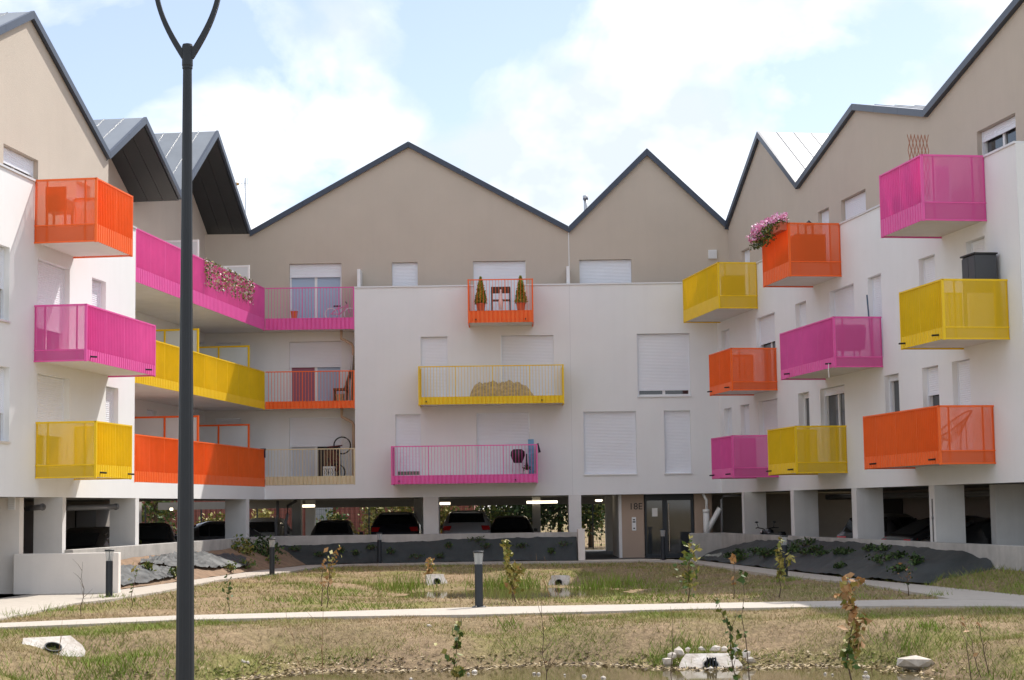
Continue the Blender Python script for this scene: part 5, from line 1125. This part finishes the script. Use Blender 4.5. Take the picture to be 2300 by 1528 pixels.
sapling('bare forked twig in front of the pale low wall', (182, 1384), (184, 1262), [], br=6, r=.009)
sapling('thin twig with few green leaves left of the street lamp', (290, 1378), (314, 1262), [(.2, 1, 16, .06, .04, [LG, LYB])], br=4, r=.008)
sapling('thin green twig right of the street lamp', (516, 1372), (511, 1292), [(.3, 1, 18, .06, .05, [LG])], br=4, r=.008)
sapling('bare straight stem standing in the near pond below the front path', (1508, 1528), (1506, 1362), [], Y=24.2, r=.008, br=2)
for x0, x1, y1, lb in ((2182, 2160, 1395, 'leftmost bare reddish stem on the right pond bank'), (2204, 2170, 1405, 'bare leaning stem with a dry leaf on the right pond bank'), (2222, 2195, 1385, 'tallest bare stem on the right pond bank')): sapling(lb, (x0, 1528), (x1, y1), [(.85, 1, 3, .06, .02, [LO])], Y=24.3, r=.008, br=2)
for x0, y0, x1, y1, lb in ((520, 1528, 630, 1425, 'long bare stem leaning right at the foot of the near bank'), (705, 1528, 640, 1350, 'orange bare stem leaning left by the straw'), (727, 1528, 722, 1330, 'upright orange bare stem beside the straw'), (125, 1528, 140, 1390, 'bare dark stem in front of the large left outlet')): sapling(lb, (x0, y0), (x1, y1), [], Y=24.3, r=.007, br=3, bark=mat('dry_stem', (.30, .17, .08), .9))
for i, (x0, x1, y1) in enumerate(((1385 - 160, 1204, 1243), (1238, 1222, 1250), (1246, 1237, 1268))): sapling(('longest', 'middle', 'shortest')[i] + ' dry grass stalk beside the right outlet of the far pond', (x0 + 12, 1345), (x1, y1), [], r=.007, br=0, bark=bpy.data.materials['dry_stem'], name='grass_stalk', cat='grass stalk')
def shrub(label, P, r, h, n, mm, leaf=.08, name='shrub', cat='shrub', group=None):
    t = thing(name, label, cat, P, group)
    m = MB()
    for i in range(6): q = i * 1.05; m.tube([(0, 0, 0), (math.cos(q) * r * .4, math.sin(q) * r * .4, h * .5), (math.cos(q) * r * .7, math.sin(q) * r * .7, h * .85)], [.012, .008, .003], 5)
    m.build('stems', BARK, t, fix=False)
    d = rng.normal(size=(n, 3)); d /= np.linalg.norm(d, axis=1)[:, None]; rad = rng.uniform(.2, 1, n)[:, None] ** .5
    leafcloud('leaves', d * rad * np.array([r, r, h * .5]) * (1 + .25 * rng.normal(size=(n, 1))) + np.array([0, 0, h * .55]), leaf, mm, t); return t
def on_bank(px, py, z): q = on_z(px, py, z); return (q[0], q[1], z - .08)
shrub('yellow-green leafy bush at the foot of the left concrete wall', on_bank(540, 1272, .1), .5, 1.0, 420, [LY, LG, LYB])
shrub('dark green bush right of the yellow-green one by the left wall', on_bank(592, 1268, .1), .62, .95, 520, [LD, LD, LG])
shrub('young green plant directly behind the right end of the pale low wall', on_bank(281, 1250, .55), .24, .55, 130, [LG, LY])
shrub('young green plant by the second left pillar foot', on_bank(305, 1246, .6), .2, .45, 110, [LG, LY])
def bank_at(nm, u, v):
    G = BANKS[nm]; return tuple(float(q) for q in G[int(v * (G.shape[0] - 1)), int(u * (G.shape[1] - 1))])
for u, v, r, lb in ((.62, .9, .35, 'low green weed at the path edge right of the street lamp'), (.52, .95, .2, 'low green weed tuft at the path edge just behind the street lamp'), (.12, .62, .13, 'tiny green weed on the plastic beside the pale low wall'), (.22, .9, .16, 'small green weed on the near fold of the left plastic sheet'), (.78, .85, .2, 'small green weed at the right end of the plastic sheets')):
    p = bank_at('soil_bank', u, v); shrub(lb, (p[0], p[1], p[2]), r, .28, 90, [LG, LY], .06, 'weed', 'weed', 'weeds between the plastic sheets')
for i in range(22):
    p = bank_at('weed_fabric', .16 + .72 * (i + rng.uniform(0, .9)) / 22, rng.uniform(.12, .9)); shrub('low dark green weed on the right fabric mound', (p[0], p[1], p[2] - .04), random.uniform(.18, .45), random.uniform(.16, .3), 120, [LD, LD, LG], .06, 'weed', 'weed', 'weeds on the right fabric mound')
for i in range(16):
    p = bank_at('weed_fabric.001', (i + rng.uniform(0, .9)) / 16, rng.uniform(.1, .85)); shrub('low dark weed rooted in the middle fabric slope', (p[0], p[1], p[2] - .03), random.uniform(.14, .34), .2, 80, [LD, LD, LG], .05, 'weed', 'weed', 'weeds on the middle fabric slope')

# ================================================================== grass, reeds, straw (uncountable)
def blades(name, X, Y, Z, h, wd, lean, mats, idx, curve=True):
    n = len(X); a = rng.uniform(0, 2 * math.pi, n); dx, dy = np.cos(a) * wd * .5, np.sin(a) * wd * .5
    b = rng.uniform(0, 2 * math.pi, n); lx, ly = np.cos(b) * lean * h, np.sin(b) * lean * h
    co = np.stack([np.stack([X - dx, Y - dy, Z], -1), np.stack([X + dx, Y + dy, Z], -1), np.stack([X + lx, Y + ly, Z + h], -1)], 1).reshape(-1, 3)
    me = bpy.data.meshes.new(name); me.vertices.add(3 * n); me.vertices.foreach_set('co', co.ravel()); me.loops.add(3 * n); me.loops.foreach_set('vertex_index', np.arange(3 * n))
    me.polygons.add(n); me.polygons.foreach_set('loop_start', np.arange(0, 3 * n, 3)); me.polygons.foreach_set('loop_total', np.full(n, 3)); me.polygons.foreach_set('material_index', idx.astype(np.int32))
    for q in mats: me.materials.append(q)
    me.update(calc_edges=True); o = bpy.data.objects.new(name, me); col.objects.link(o); return stuff(o)
G_DRY = mat('grass_dry', (.48, .375, .22), .9, spec=.1, c2=(.34, .255, .14), vscale=2); G_MID = mat('grass_olive', (.37, .335, .13), .9, spec=.1, c2=(.28, .26, .085), vscale=2); G_GRN = mat('grass_green', (.235, .26, .06), .85, spec=.15, c2=(.16, .195, .04), vscale=2); G_BRT = mat('grass_bright', (.27, .36, .06), .8, spec=.15, c2=(.17, .26, .04), vscale=2)
def lawn(n, xr, yr, hr):
    X = rng.uniform(*xr, n); Y = rng.uniform(*yr, n)
    ok = np.abs(X) < Y * .33 + .5
    for q in PPOLY.values(): ok &= ~in_poly(X, Y, q)
    ok &= ~((Y > 60.4) & (X < 2.5)); X, Y = X[ok], Y[ok]; Z = h_np(X, Y)
    wet = np.zeros(len(X), bool)
    for (c_, s_, lv) in PONDS: wet |= (Z < lv + .02) & (np.abs(X - c_[0]) < s_[0] * 1.6) & (np.abs(Y - c_[1]) < s_[1] * 1.6)
    tl = (X < WL.O[0] + (Y - D) * .12076 + 1.2) | (X > WR.O[0] - (Y - D) * .1642 - 1.6) & (Y > 46)
    k_ = ~wet & ~tl; X, Y, Z = X[k_], Y[k_], Z[k_]
    pn = np.array([MN.fractal(Vector((float(p), float(q), 0)) * .55, 1.0, 2.0, 3) for p, q in zip(X, Y)])
    keep = rng.uniform(size=len(X)) < np.clip(.85 + pn * 1.4, .38, 1); X, Y, Z, pn = X[keep], Y[keep], Z[keep], pn[keep]
    f = .5 + pn * .45 + .16 * (np.sin(X * .9 + 1.3 * np.sin(Y * .5)) + np.sin(Y * .75 + 1.7 * np.sin(X * .6 + 2))) * .7 + rng.normal(size=len(X)) * .17
    low = np.clip((-Z - .12) * .7, 0, .35); f = f + low
    idx = np.digitize(f, [.56, .76, 1.0])
    h = rng.uniform(*hr, len(X)) * (1 + .5 * (idx >= 2)) ; return X, Y, Z - .01, h, idx
for args, wd in (((230000, (-10.5, 10.5), (19, 33), (.02, .08)), .012), ((90000, (-13, 13), (33, 60.5), (.03, .10)), .022)):
    X, Y, Z, h, idx = lawn(*args); blades('grass', X, Y, Z, h, wd, .9, [G_DRY, G_MID, G_GRN, G_BRT], idx)
# bright tufts
TX, TY = [], []
for px, py, sp, n in ((1140, 1412, .14, 120), (1260, 1395, .1, 80), (240, 1500, .35, 500), (300, 1518, .5, 700), (90, 1510, .3, 300), (2085, 1410, .12, 140), (1560, 1465, .25, 300), (2040, 1445, .3, 300), (2230, 1500, .4, 400), (1500, 1480, .2, 200), (700, 1320, .25, 150), (655, 1312, .25, 150), (600, 1300, .3, 150), (250, 1345, .2, 140), (150, 1372, .3, 160), (30, 1388, .25, 130), (1760, 1305, .2, 120), (2100, 1340, .15, 80), (860, 1318, .5, 260), (1390, 1312, .7, 400), (1450, 1318, .6, 320), (1330, 1322, .5, 300), (2260, 1310, .8, 500)):
    P = on_ground(px, py); TX.append(P[0] + rng.normal(size=n) * sp); TY.append(P[1] + rng.normal(size=n) * sp * 1.6)
TX, TY = np.concatenate(TX), np.concatenate(TY); blades('grass_tufts', TX, TY, h_np(TX, TY) - .01, rng.uniform(.06, .2, len(TX)), .016, .6, [G_GRN, G_BRT], rng.integers(0, 2, len(TX)))
RX, RY = [], []
for px, py, sp, n in ((1110, 1322, .32, 170), (1150, 1320, .28, 130), (1190, 1321, .25, 90), (925, 1326, .35, 110), (1330, 1324, .35, 90), (1380, 1322, .4, 110), (890, 1330, .35, 80)):
    P = on_z(px, py, -.35); RX.append(P[0] + rng.normal(size=n) * sp); RY.append(P[1] + rng.normal(size=n) * sp * 1.2)
RX, RY = np.concatenate(RX), np.concatenate(RY); blades('reeds', RX, RY, np.maximum(h_np(RX, RY), -.40), rng.uniform(.2, .55, len(RX)), .026, .4, [G_BRT, G_GRN, G_MID], rng.choice(3, len(RX), p=[.6, .28, .12]))
GBk = BANKS['grass_bank']; ii = rng.integers(0, GBk.shape[0], 2600); jj = rng.integers(0, GBk.shape[1], 2600); Q = GBk[ii, jj] + rng.normal(size=(2600, 3)) * np.array([.12, .12, 0])
blades('grass_on_bank', Q[:, 0], Q[:, 1], Q[:, 2] - .01, rng.uniform(.05, .16, len(Q)), .018, .8, [G_MID, G_GRN, G_BRT], rng.choice(3, len(Q), p=[.3, .5, .2]))
# straw and litter along the waterline
SX = rng.uniform(-6.4, 6.6, 9000); SY = np.full(9000, 26.6) + rng.normal(size=9000) * .9; SZ = h_np(SX, SY); k_ = (SZ < -.38) & (SZ > -.75); SX, SY, SZ = SX[k_], SY[k_], np.maximum(SZ[k_], -.545)
blades('straw_litter', SX, SY, SZ, rng.uniform(.004, .03, len(SX)), .06, 3.5, [G_DRY, mat('straw_pale', (.5, .4, .26), .9), mat('mud', (.09, .06, .04), .95)], rng.choice(3, len(SX), p=[.45, .25, .3]))
for i in range(26):
    px = rng.uniform(460, 2100); py = rng.uniform(1484, 1500) + max(0, px - 1800) * .05; P = on_ground(px, py)
    t = thing('pebble', 'pale pebble lying along the near pond waterline', 'pebble', (P[0], P[1], max(P[2], -.55)), 'pale pebbles on the near shore'); stone(t, 0, 0, .01, rng.uniform(.02, .045))
